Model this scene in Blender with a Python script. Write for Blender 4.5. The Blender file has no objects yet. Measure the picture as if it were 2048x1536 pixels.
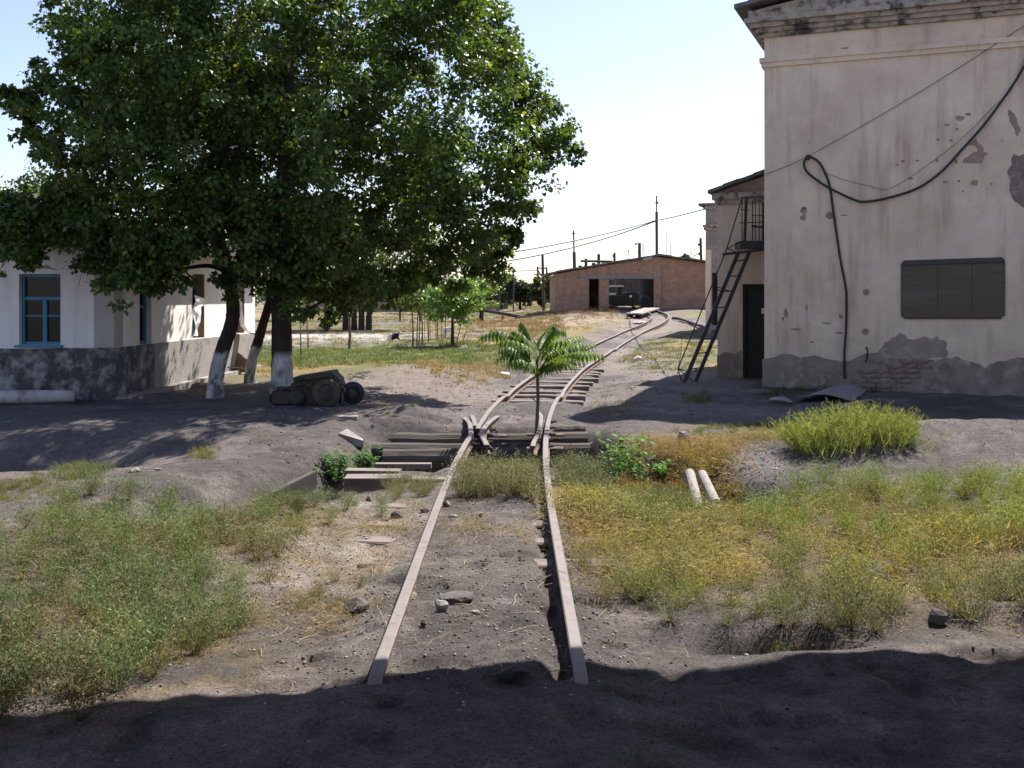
import bpy, bmesh, math, random
import numpy as np
from mathutils import Vector, Matrix

# ------------------------------------------------------------------ camera, sky, sun, exposure
S = bpy.context.scene
C = S.collection
CAMZ, FPX, HZ = 1.62, 2070.0, 590.0          # eye height, focal length in photo pixels, horizon row
cam_d = bpy.data.cameras.new('camera')
cam_d.sensor_width = 36.0
cam_d.lens = FPX / 2048 * 36.0
cam_d.shift_y = -(768 - HZ) / 2048
cam_d.clip_start = 0.05
cam_d.clip_end = 3000
cam = bpy.data.objects.new('camera', cam_d)
cam.location = (0, 0, CAMZ)
cam.rotation_euler = (math.radians(90), 0, 0)
C.objects.link(cam)
S.camera = cam

SUN_EL, SUN_AZ = math.radians(52), math.radians(37)     # azimuth from +Y towards +X
W = bpy.data.worlds.new('World')
S.world = W
W.use_nodes = True
wn = W.node_tree
sky = wn.nodes.new('ShaderNodeTexSky')
sky.sky_type = 'NISHITA'
sky.sun_disc = False
sky.sun_elevation = SUN_EL
sky.sun_rotation = SUN_AZ
sky.altitude = 600
sky.air_density = 1.0
sky.dust_density = 1.3
sky.ozone_density = 1.2
bg = wn.nodes['Background']
bg.inputs['Strength'].default_value = 0.092
tint = wn.nodes.new('ShaderNodeMix'); tint.data_type = 'RGBA'; tint.blend_type = 'MULTIPLY'; tint.inputs[0].default_value = 1.0
tint.inputs[7].default_value = (1.0, .905, .965, 1)
wn.links.new(sky.outputs['Color'], tint.inputs[6])
wn.links.new(tint.outputs[2], bg.inputs['Color'])

sun_d = bpy.data.lights.new('sun', 'SUN')
sun_d.energy = 4.6
sun_d.angle = math.radians(0.55)
sun_d.color = (1.0, 0.94, 0.86)
sun = bpy.data.objects.new('sun', sun_d)
sv = Vector((math.cos(SUN_EL) * math.sin(SUN_AZ), math.cos(SUN_EL) * math.cos(SUN_AZ), math.sin(SUN_EL)))
sun.rotation_euler = sv.to_track_quat('Z', 'Y').to_euler()
sun.location = (20, 30, 40)
C.objects.link(sun)

S.view_settings.view_transform = 'Standard'
S.view_settings.look = 'None'
S.view_settings.gamma = 1.0
S.view_settings.exposure = 1.3
S.view_settings.use_curve_mapping = False

RNG = np.random.default_rng(7)
random.seed(7)

# ------------------------------------------------------------------ numeric helpers
def hash2(i, j, s):
    n = (i.astype(np.int64) * 374761393 + j.astype(np.int64) * 668265263 + s * 1274126177) & 0xffffffff
    n = ((n ^ (n >> 13)) * 1274126177) & 0xffffffff
    n = n ^ (n >> 16)
    return (n & 0xffff) / 65535.0

def vnoise(x, y, s=0):
    x = np.asarray(x, float); y = np.asarray(y, float)
    i = np.floor(x); j = np.floor(y)
    fx = x - i; fy = y - j
    fx = fx * fx * (3 - 2 * fx); fy = fy * fy * (3 - 2 * fy)
    a = hash2(i, j, s); b = hash2(i + 1, j, s); c = hash2(i, j + 1, s); d = hash2(i + 1, j + 1, s)
    return (a + (b - a) * fx) * (1 - fy) + (c + (d - c) * fx) * fy

def fbm(x, y, o=4, s=0):
    t = 0; a = .5; f = 1.0
    for k in range(o):
        t = t + a * vnoise(np.asarray(x) * f + 17.3 * k, np.asarray(y) * f - 9.1 * k, s + k)
        a *= .5; f *= 2.03
    return t / (1 - .5 ** o) * 1.0

def sst(x, a, b):
    t = np.clip((np.asarray(x, float) - a) / (b - a), 0, 1)
    return t * t * (3 - 2 * t)

# the right rail of the track (world x at distance y), surveyed along its length
RY = np.array([-6, 3.0, 4.07, 5.2, 6.3, 7.9, 9.6, 10.6, 11.9, 13.4, 15.4, 18.9, 22.2, 25.1, 30.5, 37, 43.9, 49, 52, 54.5, 57, 59.5, 64, 76])
RX = np.array([.285, .285, .285, .285, .283, .290, .312, .339, .396, .485, .655, 1.086, 1.545, 2.06, 3.06, 4.24, 5.6, 7.1, 7.9, 8.27, 8.4, 8.4, 8.38, 8.38])
RZY = np.array([-6, 40, 44, 47, 49, 52, 54.5, 57, 59.5, 64, 80])
RZ = np.array([.06, .06, .10, .20, .29, .47, .58, .65, .72, .92, .95])
GAUGE = .845
def rail_x(y): return np.interp(y, RY, RX)
def rail_z(y): return np.interp(y, RZY, RZ)

DITCH = np.array([(-2.6, 7.7), (-1.95, 8.9), (-1.45, 10.3), (-.6, 10.95), (.5, 10.9), (1.25, 10.2), (1.62, 9.3), (1.9, 8.4)])
def poly_dist(X, Y, P):
    d = np.full(np.shape(X), 1e9)
    for (x0, y0), (x1, y1) in zip(P[:-1], P[1:]):
        dx, dy = x1 - x0, y1 - y0
        t = np.clip(((X - x0) * dx + (Y - y0) * dy) / (dx * dx + dy * dy), 0, 1)
        d = np.minimum(d, np.hypot(X - x0 - t * dx, Y - y0 - t * dy))
    return d

def ell(X, Y, cx, cy, rx, ry):
    return np.exp(-(((X - cx) / rx) ** 2 + ((Y - cy) / ry) ** 2))

def G(X, Y, fine=True):
    """height of the ground"""
    X = np.asarray(X, float); Y = np.asarray(Y, float)
    rise = np.interp(Y, [40, 44, 47, 49, 52, 57, 64, 80], [0, .04, .12, .22, .42, .6, .86, .9])
    z = rise * sst(X, -3, 7)
    z = z + (fbm(X * .13, Y * .13, 3, 5) - .5) * .25 * sst(Y, 16, 34) * (1 - .8 * sst(Y, 45, 60) * (X > 0))
    d = X - (rail_x(Y) - GAUGE / 2)
    # gentle undulation
    z = z + (fbm(X * .55, Y * .55, 4, 11) - .5) * .16 * sst(np.abs(d), .5, 1.6)
    off = np.interp(Y, [0, 3.2, 4.0, 4.3, 5, 8, 9, 12.6, 13.3, 13.9, 14.5, 15.4, 16.0, 20.2, 21.2, 60],
                    [.10, .11, .085, .02, -.002, -.004, -.02, -.05, -.05, -.01, .035, .03, -.085, -.105, -.075, -.075])
    lat = np.where(Y < 13, -.060 * sst(np.abs(d), .46, .8), -.06 * sst(d, .5, .9))
    w = np.exp(-(np.abs(d) / 1.35) ** 4)
    z = z + (off + lat) * w
    z = np.where(Y < 3.9, z + .04 * (1 - w) * sst(-Y, -3.9, -3.0), z)
    # dirt road across the middle distance, its banks and hollows
    z = z + .10 * ell(X, Y, -3.0, 12.6, 3.2, 1.3) + .05 * ell(X, Y, -1.2, 13.8, 1.2, .8)
    z = z - .36 * ell(X, Y, -5.2, 10.7, 1.7, .75) - .15 * ell(X, Y, -7.5, 10.6, 2, 1)
    z = z + .30 * ell(X, Y, 4.6, 10.6, 1.5, .75) + .05 * ell(X, Y, 3.0, 10.7, 1.2, .8) + .12 * ell(X, Y, 6.5, 11.0, 1.6, 1.0)
    z = z - .10 * ell(X, Y, 5.5, 12.9, 2.2, .9)
    z = z + .16 * ell(X, Y, -1.8, 21.5, 2.5, 2.2)
    z = z + .10 * ell(X, Y, -1.25, 13.25, .55, .35)
    z = z - .24 * ell(X, Y, 6.3, 57.5, 1.3, 4.5)
    # pit in the foreground at the right, low bank behind it
    z = z - .22 * ell(X, Y, 1.25, 4.98, .30, .11) + .035 * ell(X, Y, 1.25, 4.65, .5, .12) + .05 * ell(X, Y, 2.4, 5.3, 1.2, .15)
    # ditch under the track
    dd = poly_dist(X, Y, DITCH)
    z = z - .50 * np.exp(-(dd / .50) ** 3) * (1 - .75 * np.exp(-((X - 4.5) / .6) ** 2))
    z = z - .46 * sst(X, -2.15, -1.15) * (1 - sst(X, .9, 1.3)) * sst(Y, 10.2, 10.75) * (1 - sst(Y, 12.3, 12.85))
    # groove the wheels keep open beside the right rail
    gx = X - (rail_x(Y) - .085)
    z = z - .06 * np.exp(-(gx / .055) ** 2) * sst(Y, 4.2, 4.5) * (1 - sst(Y, 8, 9))
    if fine:
        a = 1 - .55 * sst(Y, 12, 30)
        z = z + (fbm(X * 2.1, Y * 2.1, 3, 21) - .5) * .055 * a * (.5 + .5 * sst(Y, 4.6, 5.6))
        z = z + (fbm(X * 7.0, Y * 7.0, 3, 31) - .5) * .036 * a * (1 - sst(Y, 14, 22))
        fp = vnoise(X * 4.3 + 3, Y * 5.1, 41)
        z = z - .038 * sst(fp, .66, .90) * (1 - sst(Y, 6, 9))
    return z

def at(px, py, z=0.0):
    y = (CAMZ - z) * FPX / (py - HZ)
    return np.array([(px - 1024) / FPX * y, y, z])
def atY(px, py, y):
    return np.array([(px - 1024) / FPX * y, y, CAMZ - (py - HZ) / FPX * y])
def gnd(px, py):
    z = 0.0
    for _ in range(14):
        p = at(px, py, z)
        z = .5 * z + .5 * float(G(p[0], p[1]))
    p = at(px, py, z)
    return np.array([p[0], p[1], float(G(p[0], p[1]))])

# ------------------------------------------------------------------ mesh helpers
class MB:
    def __init__(s): s.v = []; s.f = []; s.m = []
    def add(s, V, F, mi=0):
        b = len(s.v)
        s.v += [tuple(map(float, p)) for p in V]
        s.f += [tuple(i + b for i in f) for f in F]
        s.m += [mi] * len(F)
        return s
    def obox(s, c, ax, h, mi=0):
        c = np.array(c, float); ax = [np.array(a, float) for a in ax]
        V = [c + sx * h[0] * ax[0] + sy * h[1] * ax[1] + sz * h[2] * ax[2] for sz in (-1, 1) for sy in (-1, 1) for sx in (-1, 1)]
        return s.add(V, [(0, 2, 3, 1), (4, 5, 7, 6), (0, 1, 5, 4), (2, 6, 7, 3), (0, 4, 6, 2), (1, 3, 7, 5)], mi)
    def box(s, c, h, rz=0, mi=0):
        a = (math.cos(rz), math.sin(rz), 0); b = (-math.sin(rz), math.cos(rz), 0)
        return s.obox(c, (a, b, (0, 0, 1)), h, mi)
    def beam(s, p, q, w, t, up=(0, 0, 1), mi=0):
        p = np.array(p, float); q = np.array(q, float); d = q - p; L = np.linalg.norm(d); d /= L
        u = np.array(up, float); sd = np.cross(d, u); sd /= np.linalg.norm(sd); u2 = np.cross(sd, d)
        return s.obox((p + q) / 2, (d, sd, u2), (L / 2, w / 2, t / 2), mi)
    def tube(s, pts, r, n=8, cap=True, mi=0):
        P = np.array(pts, float)
        R = np.full(len(P), r, float) if np.isscalar(r) else np.array(r, float)
        T = np.gradient(P, axis=0); T /= np.linalg.norm(T, axis=1)[:, None] + 1e-12
        u = np.array([0, 0, 1.0]) if abs(T[0][2]) < .9 else np.array([1.0, 0, 0])
        V = []
        for k in range(len(P)):
            u = u - T[k] * np.dot(u, T[k]); u /= np.linalg.norm(u) + 1e-12
            w = np.cross(T[k], u)
            for i in range(n):
                a = 2 * math.pi * i / n
                V.append(P[k] + R[k] * (math.cos(a) * u + math.sin(a) * w))
        F = []
        for k in range(len(P) - 1):
            for i in range(n):
                j = (i + 1) % n
                F.append((k * n + i, k * n + j, (k + 1) * n + j, (k + 1) * n + i))
        if cap:
            F.append(tuple(range(n))[::-1]); F.append(tuple((len(P) - 1) * n + i for i in range(n)))
        return s.add(V, F, mi)
    def prism(s, poly, ext, mi=0):
        """polygon (3D points) extruded by the vector ext"""
        n = len(poly); e = np.array(ext, float)
        V = [np.array(p, float) for p in poly] + [np.array(p, float) + e for p in poly]
        F = [tuple(range(n))[::-1], tuple(range(n, 2 * n))] + [(i, (i + 1) % n, n + (i + 1) % n, n + i) for i in range(n)]
        return s.add(V, F, mi)
    def lathe(s, c, axis, prof, n=20, mi=0):
        c = np.array(c, float); a = np.array(axis, float); a /= np.linalg.norm(a)
        u = np.cross(a, (0, 0, 1.0)) if abs(a[2]) < .9 else np.cross(a, (1.0, 0, 0)); u /= np.linalg.norm(u); w = np.cross(a, u)
        V = []
        for (r, h) in prof:
            for i in range(n):
                t = 2 * math.pi * i / n
                V.append(c + a * h + r * (math.cos(t) * u + math.sin(t) * w))
        F = []
        for k in range(len(prof) - 1):
            for i in range(n):
                j = (i + 1) % n
                F.append((k * n + i, k * n + j, (k + 1) * n + j, (k + 1) * n + i))
        F.append(tuple(range(n))[::-1]); F.append(tuple((len(prof) - 1) * n + i for i in range(n)))
        return s.add(V, F, mi)

ORG = {}
def set_props(o, label=None, cat=None, group=None, kind=None):
    if label: o['label'] = label
    if cat: o['category'] = cat
    if group: o['group'] = group
    if kind: o['kind'] = kind
    return o
def thing(name, loc, label, cat, group=None):
    o = bpy.data.objects.new(name, None)
    o.empty_display_size = .2
    o.location = tuple(map(float, loc)); C.objects.link(o); ORG[o] = np.array(loc, float)
    return set_props(o, label, cat, group)
def obj(name, mb, mats, parent=None, org=None, smooth=False, **pr):
    if not isinstance(mats, (list, tuple)): mats = [mats]
    g = ORG[parent] if parent is not None else (np.array(org, float) if org is not None else np.zeros(3))
    me = bpy.data.meshes.new(name)
    me.from_pydata([tuple(np.array(p) - g) for p in mb.v], [], mb.f)
    for m in mats: me.materials.append(m)
    if len(mats) > 1: me.polygons.foreach_set('material_index', mb.m)
    bm = bmesh.new(); bm.from_mesh(me); bmesh.ops.recalc_face_normals(bm, faces=bm.faces); bm.to_mesh(me); bm.free()
    if smooth: me.polygons.foreach_set('use_smooth', [True] * len(me.polygons))
    me.update()
    o = bpy.data.objects.new(name, me); C.objects.link(o)
    ORG[o] = g
    if parent is not None: o.parent = parent
    elif org is not None: o.location = tuple(g)
    return set_props(o, **pr)
def npobj(name, V, F, mat, col=None, parent=None, smooth=False, **pr):
    g = ORG[parent] if parent is not None else np.zeros(3)
    V = np.asarray(V, np.float64) - g; F = np.asarray(F, np.int32)
    me = bpy.data.meshes.new(name); k = F.shape[1]
    me.vertices.add(len(V)); me.vertices.foreach_set('co', V.astype(np.float32).ravel())
    me.loops.add(F.size); me.loops.foreach_set('vertex_index', F.ravel())
    me.polygons.add(len(F)); me.polygons.foreach_set('loop_start', np.arange(0, F.size, k, dtype=np.int32))
    if col is not None:
        a = me.attributes.new('Col', 'FLOAT_COLOR', 'POINT')
        cc = np.ones((len(V), 4), np.float32); cc[:, :3] = col
        a.data.foreach_set('color', cc.ravel())
    me.materials.append(mat)
    me.update(calc_edges=True)
    if smooth: me.polygons.foreach_set('use_smooth', np.ones(len(F), bool))
    o = bpy.data.objects.new(name, me); C.objects.link(o); ORG[o] = g
    if parent is not None: o.parent = parent
    return set_props(o, **pr)
def crom(P, n=8):
    P = [np.array(p, float) for p in P]
    P = [2 * P[0] - P[1]] + P + [2 * P[-1] - P[-2]]
    out = []
    for k in range(1, len(P) - 2):
        for i in range(n):
            t = i / n
            out.append(.5 * ((2 * P[k]) + (P[k + 1] - P[k - 1]) * t + (2 * P[k - 1] - 5 * P[k] + 4 * P[k + 1] - P[k + 2]) * t * t + (-P[k - 1] + 3 * P[k] - 3 * P[k + 1] + P[k + 2]) * t ** 3))
    out.append(P[-2])
    return np.array(out)

# ------------------------------------------------------------------ materials
def newmat(name):
    m = bpy.data.materials.new(name); m.use_nodes = True
    nt = m.node_tree; return m, nt, nt.nodes['Principled BSDF']
def N(nt, t, **kw):
    n = nt.nodes.new(t)
    for k, v in kw.items():
        if k in n.inputs: n.inputs[k].default_value = v
        else: setattr(n, k, v)
    return n
def noise(nt, vec, scale, detail=5, rough=.6):
    n = N(nt, 'ShaderNodeTexNoise'); n.inputs['Scale'].default_value = scale; n.inputs['Detail'].default_value = detail; n.inputs['Roughness'].default_value = rough
    nt.links.new(vec, n.inputs['Vector']); return n.outputs['Fac']
def ramp(nt, fac, a, b):
    r = N(nt, 'ShaderNodeMapRange'); r.inputs['From Min'].default_value = a; r.inputs['From Max'].default_value = b
    nt.links.new(fac, r.inputs['Value']); return r.outputs['Result']
def mixc(nt, fac, a, b):
    m = N(nt, 'ShaderNodeMix', data_type='RGBA')
    nt.links.new(fac, m.inputs[0])
    for s, i in ((a, 6), (b, 7)):
        if isinstance(s, tuple): m.inputs[i].default_value = (*s, 1)
        else: nt.links.new(s, m.inputs[i])
    return m.outputs[2]
def coords(nt, scale=None):
    tc = N(nt, 'ShaderNodeTexCoord'); v = tc.outputs['Object']
    if scale:
        mp = N(nt, 'ShaderNodeMapping'); mp.inputs['Scale'].default_value = scale
        nt.links.new(v, mp.inputs['Vector']); v = mp.outputs['Vector']
    return v
def bump(nt, bs, h, strength, dist):
    b = N(nt, 'ShaderNodeBump'); b.inputs['Strength'].default_value = strength; b.inputs['Distance'].default_value = dist
    nt.links.new(h, b.inputs['Height'])
    if bs.inputs['Normal'].is_linked: nt.links.new(bs.inputs['Normal'].links[0].from_socket, b.inputs['Normal'])
    nt.links.new(b.outputs['Normal'], bs.inputs['Normal'])
def rough_mat(name, c1, c2, c3=None, scale=6, scale3=2.2, t3=(.55, .68), rough=.9, bs_=(.4, .01), bscale=40, stretch=None, metal=0, spec=.3):
    m, nt, p = newmat(name)
    v = coords(nt, stretch)
    col = mixc(nt, ramp(nt, noise(nt, v, scale), .3, .7), c1, c2)
    if c3: col = mixc(nt, ramp(nt, noise(nt, v, scale3, 6, .65), *t3), col, c3)
    nt.links.new(col, p.inputs['Base Color'])
    p.inputs['Roughness'].default_value = rough; p.inputs['Metallic'].default_value = metal
    p.inputs['Specular IOR Level'].default_value = spec
    bump(nt, p, noise(nt, v, bscale, 6, .65), *bs_)
    return m
def leaf_mat(name, trans=.35, rough=.45, spec=.5, tt_=(1.5, 1.5, .5)):
    m, nt, p = newmat(name)
    a = N(nt, 'ShaderNodeAttribute', attribute_name='Col')
    nt.links.new(a.outputs['Color'], p.inputs['Base Color'])
    p.inputs['Roughness'].default_value = rough; p.inputs['Specular IOR Level'].default_value = spec
    t = N(nt, 'ShaderNodeBsdfTranslucent')
    hs = N(nt, 'ShaderNodeMix', data_type='RGBA', blend_type='MULTIPLY'); hs.inputs[0].default_value = 1
    nt.links.new(a.outputs['Color'], hs.inputs[6]); hs.inputs[7].default_value = (*tt_, 1)
    nt.links.new(hs.outputs[2], t.inputs['Color'])
    mx = N(nt, 'ShaderNodeMixShader'); mx.inputs[0].default_value = trans
    nt.links.new(p.outputs[0], mx.inputs[1]); nt.links.new(t.outputs[0], mx.inputs[2])
    nt.links.new(mx.outputs[0], nt.nodes['Material Output'].inputs[0])
    return m
def attr_mat(name, rough=.9, bs_=(.5, .01), bscale=30, var=.25, stretch=None, spec=.25):
    m, nt, p = newmat(name)
    a = N(nt, 'ShaderNodeAttribute', attribute_name='Col')
    v = coords(nt, stretch)
    k = ramp(nt, noise(nt, v, bscale * .6, 5), .3, .7)
    mr = N(nt, 'ShaderNodeMapRange'); mr.inputs['To Min'].default_value = 1 - var; mr.inputs['To Max'].default_value = 1 + var
    nt.links.new(k, mr.inputs['Value'])
    mm = N(nt, 'ShaderNodeVectorMath', operation='SCALE')
    nt.links.new(a.outputs['Color'], mm.inputs[0]); nt.links.new(mr.outputs['Result'], mm.inputs['Scale'])
    nt.links.new(mm.outputs[0], p.inputs['Base Color'])
    p.inputs['Roughness'].default_value = rough; p.inputs['Specular IOR Level'].default_value = spec
    bump(nt, p, noise(nt, v, bscale, 6, .65), *bs_)
    return m

M = {}
# bare soil: colour attribute times two scales of grain, with grit relief
m, nt, p = newmat('soil'); v = coords(nt)
a = N(nt, 'ShaderNodeAttribute', attribute_name='Col')
k1 = N(nt, 'ShaderNodeMapRange'); nt.links.new(noise(nt, v, 9, 8, .72), k1.inputs['Value']); k1.inputs['From Min'].default_value = .3; k1.inputs['From Max'].default_value = .7; k1.inputs['To Min'].default_value = .62; k1.inputs['To Max'].default_value = 1.38
k2 = N(nt, 'ShaderNodeMapRange'); nt.links.new(noise(nt, v, 70, 4, .7), k2.inputs['Value']); k2.inputs['From Min'].default_value = .3; k2.inputs['From Max'].default_value = .7; k2.inputs['To Min'].default_value = .45; k2.inputs['To Max'].default_value = 1.55
mu = N(nt, 'ShaderNodeMath', operation='MULTIPLY'); nt.links.new(k1.outputs[0], mu.inputs[0]); nt.links.new(k2.outputs[0], mu.inputs[1])
vm = N(nt, 'ShaderNodeVectorMath', operation='SCALE'); nt.links.new(a.outputs['Color'], vm.inputs[0]); nt.links.new(mu.outputs[0], vm.inputs['Scale'])
nt.links.new(vm.outputs[0], p.inputs['Base Color']); p.inputs['Roughness'].default_value = .95; p.inputs['Specular IOR Level'].default_value = .15
bump(nt, p, noise(nt, v, 22, 8, .75), 1.0, .05)
bump(nt, p, noise(nt, v, 120, 4, .75), 1.0, .012)
M['soil'] = m
M['leaf'] = leaf_mat('tree_leaf', .36, .42, .40, (1.45, 1.45, .55))
M['weed'] = leaf_mat('weed_leaf', .35, .7, .2, (1.15, 1.15, .85))
M['glossleaf'] = leaf_mat('sapling_leaf', .40, .50, .30)
M['bark'] = attr_mat('bark', .92, (.8, .02), 45, .35, (1, 1, .25))
M['stick'] = rough_mat('stick_bark', (.10, .075, .06), (.16, .13, .11), rough=.9)
# plastered wall of the tall building
def plaster(name, c1, c2, stain, streak=.5):
    m, nt, p = newmat(name); v = coords(nt); vs = coords(nt, (2.2, 2.2, .22))
    col = mixc(nt, ramp(nt, noise(nt, v, 1.3, 8, .66), .36, .64), c1, c2)
    st = N(nt, 'ShaderNodeMath', operation='MULTIPLY'); st.inputs[1].default_value = streak
    nt.links.new(ramp(nt, noise(nt, vs, 2.0, 6, .62), .52, .74), st.inputs[0])
    col = mixc(nt, st.outputs[0], col, stain)
    col = mixc(nt, ramp(nt, noise(nt, v, 14, 6, .7), .60, .78), col, tuple(x * .72 for x in c2))
    nt.links.new(col, p.inputs['Base Color']); p.inputs['Roughness'].default_value = .92; p.inputs['Specular IOR Level'].default_value = .2
    bump(nt, p, noise(nt, v, 5, 6, .6), .5, .03); bump(nt, p, noise(nt, v, 60, 4, .6), .4, .006)
    return m
M['plaster'] = plaster('aged_plaster', (.84, .665, .50), (.67, .51, .375), (.44, .31, .215), .75)
M['plaster_annex'] = plaster('annex_plaster', (.74, .61, .48), (.62, .495, .385), (.34, .255, .19), .6)
M['whitewash'] = plaster('whitewashed_wall', (.83, .79, .75), (.74, .70, .66), (.50, .435, .385), .4)
M['cornice'] = rough_mat('weathered_cornice', (.52, .44, .36), (.36, .29, .225), (.075, .065, .06), 9, 3.5, (.5, .62), bs_=(.6, .02), bscale=25)
M['plinth'] = rough_mat('cement_plinth', (.36, .29, .235), (.18, .147, .122), (.50, .405, .325), 3, 3.2, (.54, .70), bs_=(.7, .02), bscale=18)
M['plinth_black'] = rough_mat('tarred_plinth', (.10, .095, .10), (.055, .055, .06), (.34, .32, .305), 7, 4.5, (.47, .66), bs_=(.7, .02), bscale=18)
M['plinth_grey'] = rough_mat('rough_grey_plinth', (.30, .275, .26), (.24, .22, .21), (.15, .135, .13), 7, 2.5, (.56, .7), bs_=(.8, .02), bscale=30)
M['bare_render'] = rough_mat('bare_render', (.42, .30, .215), (.32, .23, .17), (.20, .15, .12), 9, 5, (.5, .7), bs_=(.8, .02), bscale=30)
M['wet_render'] = rough_mat('stained_render', (.40, .32, .255), (.29, .23, .185), (.50, .40, .32), 4, 6, (.55, .7), bs_=(.6, .015), bscale=30)
M['old_brick'] = rough_mat('old_brick', (.27, .195, .15), (.20, .15, .118), (.33, .275, .225), 5, 9, (.52, .66), bs_=(.6, .012), bscale=40)
M['iron'] = rough_mat('black_iron', (.022, .021, .024), (.04, .034, .032), (.07, .045, .03), 8, 5, (.55, .7), rough=.6, bs_=(.3, .004), spec=.4)
M['rubber'] = rough_mat('black_rubber', (.018, .019, .022), (.03, .03, .034), rough=.55, bs_=(.2, .003), spec=.4)
M['wire'] = rough_mat('wire_metal', (.05, .05, .055), (.07, .07, .07), rough=.6)
M['rail_top'] = rough_mat('dusty_rail_head', (.205, .178, .166), (.152, .13, .122), (.09, .069, .062), 10, 22, (.56, .72), rough=.62, bs_=(.2, .003), bscale=60, spec=.4)
M['rail_side'] = rough_mat('rusty_rail_web', (.115, .075, .063), (.08, .05, .044), (.18, .14, .12), 14, 6, (.5, .7), rough=.9, bs_=(.5, .005), bscale=60)
M['old_wood'] = rough_mat('weathered_wood', (.235, .20, .178), (.17, .142, .126), (.11, .09, .08), 7, 4, (.5, .7), bs_=(.8, .012), bscale=26, stretch=(.35, 3, 3))
M['dark_beam'] = rough_mat('creosoted_beam', (.06, .05, .043), (.09, .076, .065), (.15, .128, .11), 5, 3, (.5, .7), bs_=(.8, .012), bscale=22, stretch=(.3, 3, 3))
M['stone'] = rough_mat('grey_stone', (.30, .27, .25), (.21, .19, .18), (.40, .37, .34), 9, 5, (.52, .7), bs_=(.7, .015), bscale=28)
M['dark_stone'] = rough_mat('dark_stone', (.12, .105, .10), (.075, .068, .066), (.20, .17, .155), 9, 6, (.55, .7), bs_=(.8, .02), bscale=28)
M['concrete'] = rough_mat('concrete', (.42, .39, .36), (.33, .30, .28), (.24, .215, .20), 7, 3, (.5, .68), bs_=(.5, .008), bscale=40)
M['pipe'] = rough_mat('chalky_pipe', (.33, .295, .27), (.25, .225, .205), (.16, .14, .13), 8, 6, (.56, .68), bs_=(.4, .006), bscale=40)
M['white_log'] = rough_mat('whitewashed_log', (.52, .49, .47), (.42, .39, .38), (.25, .22, .20), 6, 4, (.55, .68), bs_=(.6, .012), bscale=24)
M['scrap'] = rough_mat('rusty_scrap', (.055, .046, .038), (.085, .068, .05), (.035, .031, .03), 7, 4, (.5, .66), rough=.8, bs_=(.5, .008), bscale=34, spec=.35)
M['scrap_olive'] = rough_mat('dull_olive_paint', (.10, .09, .06), (.075, .066, .048), (.05, .04, .032), 7, 5, (.5, .66), rough=.75, bs_=(.4, .006))
M['sheet'] = rough_mat('grey_sheet_metal', (.24, .225, .22), (.19, .175, .17), (.13, .11, .10), 3, 6, (.56, .7), rough=.7, bs_=(.3, .006), spec=.4)
M['board'] = rough_mat('faded_green_board', (.15, .125, .092), (.12, .102, .078), (.175, .145, .105), 5, 2, (.5, .7), rough=.95, spec=.08, bs_=(.25, .004), bscale=60, stretch=(.3, .3, 4))
M['board_edge'] = rough_mat('board_edge', (.075, .072, .066), (.095, .088, .075), rough=.8)
M['blue_paint'] = rough_mat('blue_window_paint', (.075, .235, .37), (.055, .185, .30), (.16, .25, .30), 9, 7, (.56, .7), rough=.65, bs_=(.3, .004), spec=.35)
M['door_paint'] = rough_mat('dark_door_paint', (.020, .021, .019), (.032, .032, .028), rough=.7, bs_=(.3, .004))
M['jamb'] = rough_mat('raw_brick_jamb', (.36, .20, .12), (.28, .16, .10), (.42, .33, .26), 6, 4, (.55, .7), bs_=(.6, .01))
M['dark_shaded'] = rough_mat('dark_shaded_sheet', (.075, .068, .06), (.055, .05, .046), (.10, .09, .08), 3, 2, (.5, .66), bs_=(.5, .01), bscale=25)  # near-black, with the tree shade on the house roof put into the colour
M['asbestos'] = rough_mat('asbestos_sheet', (.15, .14, .13), (.11, .103, .095), (.07, .066, .06), 3, 2, (.5, .66), bs_=(.5, .01), bscale=25)
M['slate'] = rough_mat('old_roof_sheet', (.20, .19, .19), (.15, .142, .14), (.09, .085, .08), 4, 3, (.5, .66), bs_=(.5, .01), bscale=25)
M['eave'] = rough_mat('eave_boards', (.12, .10, .085), (.085, .07, .06), (.17, .15, .13), 6, 4, (.55, .7), bs_=(.5, .01))
M['plastic'] = rough_mat('torn_white_plastic', (.72, .74, .76), (.62, .65, .68), rough=.45, bs_=(.5, .01), bscale=12)
M['paper'] = rough_mat('white_litter', (.72, .70, .68), (.60, .58, .56), rough=.7)
M['rust_board'] = rough_mat('brown_board', (.20, .135, .085), (.15, .10, .065), (.26, .19, .13), 5, 3, (.5, .7))
M['pole_wood'] = rough_mat('pole_wood', (.095, .08, .075), (.065, .055, .052), rough=.9, bs_=(.5, .01))
M['pole_steel'] = rough_mat('pole_steel', (.16, .155, .155), (.12, .115, .115), rough=.7)
M['cab_dark'] = rough_mat('dark_vehicle_paint', (.022, .026, .024), (.032, .034, .03), rough=.55)
M['cab_white'] = rough_mat('vehicle_white', (.62, .60, .56), (.52, .50, .47), rough=.6)
M['fur'] = attr_mat('fur', .95, (.4, .01), 60, .2)
M['goat'] = rough_mat('white_fur', (.68, .66, .62), (.58, .56, .52), rough=.95)
M['flat_wagon'] = rough_mat('wagon_planks', (.36, .335, .31), (.27, .245, .225), (.18, .155, .14), 5, 3, (.52, .7), bs_=(.5, .01))
# window glass
m, nt, p = newmat('window_glass'); p.inputs['Base Color'].default_value = (.008, .009, .010, 1); p.inputs['Roughness'].default_value = .15; p.inputs['Specular IOR Level'].default_value = .22
bump(nt, p, noise(nt, coords(nt), 3, 2), .08, .02); M['glass'] = m
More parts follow.
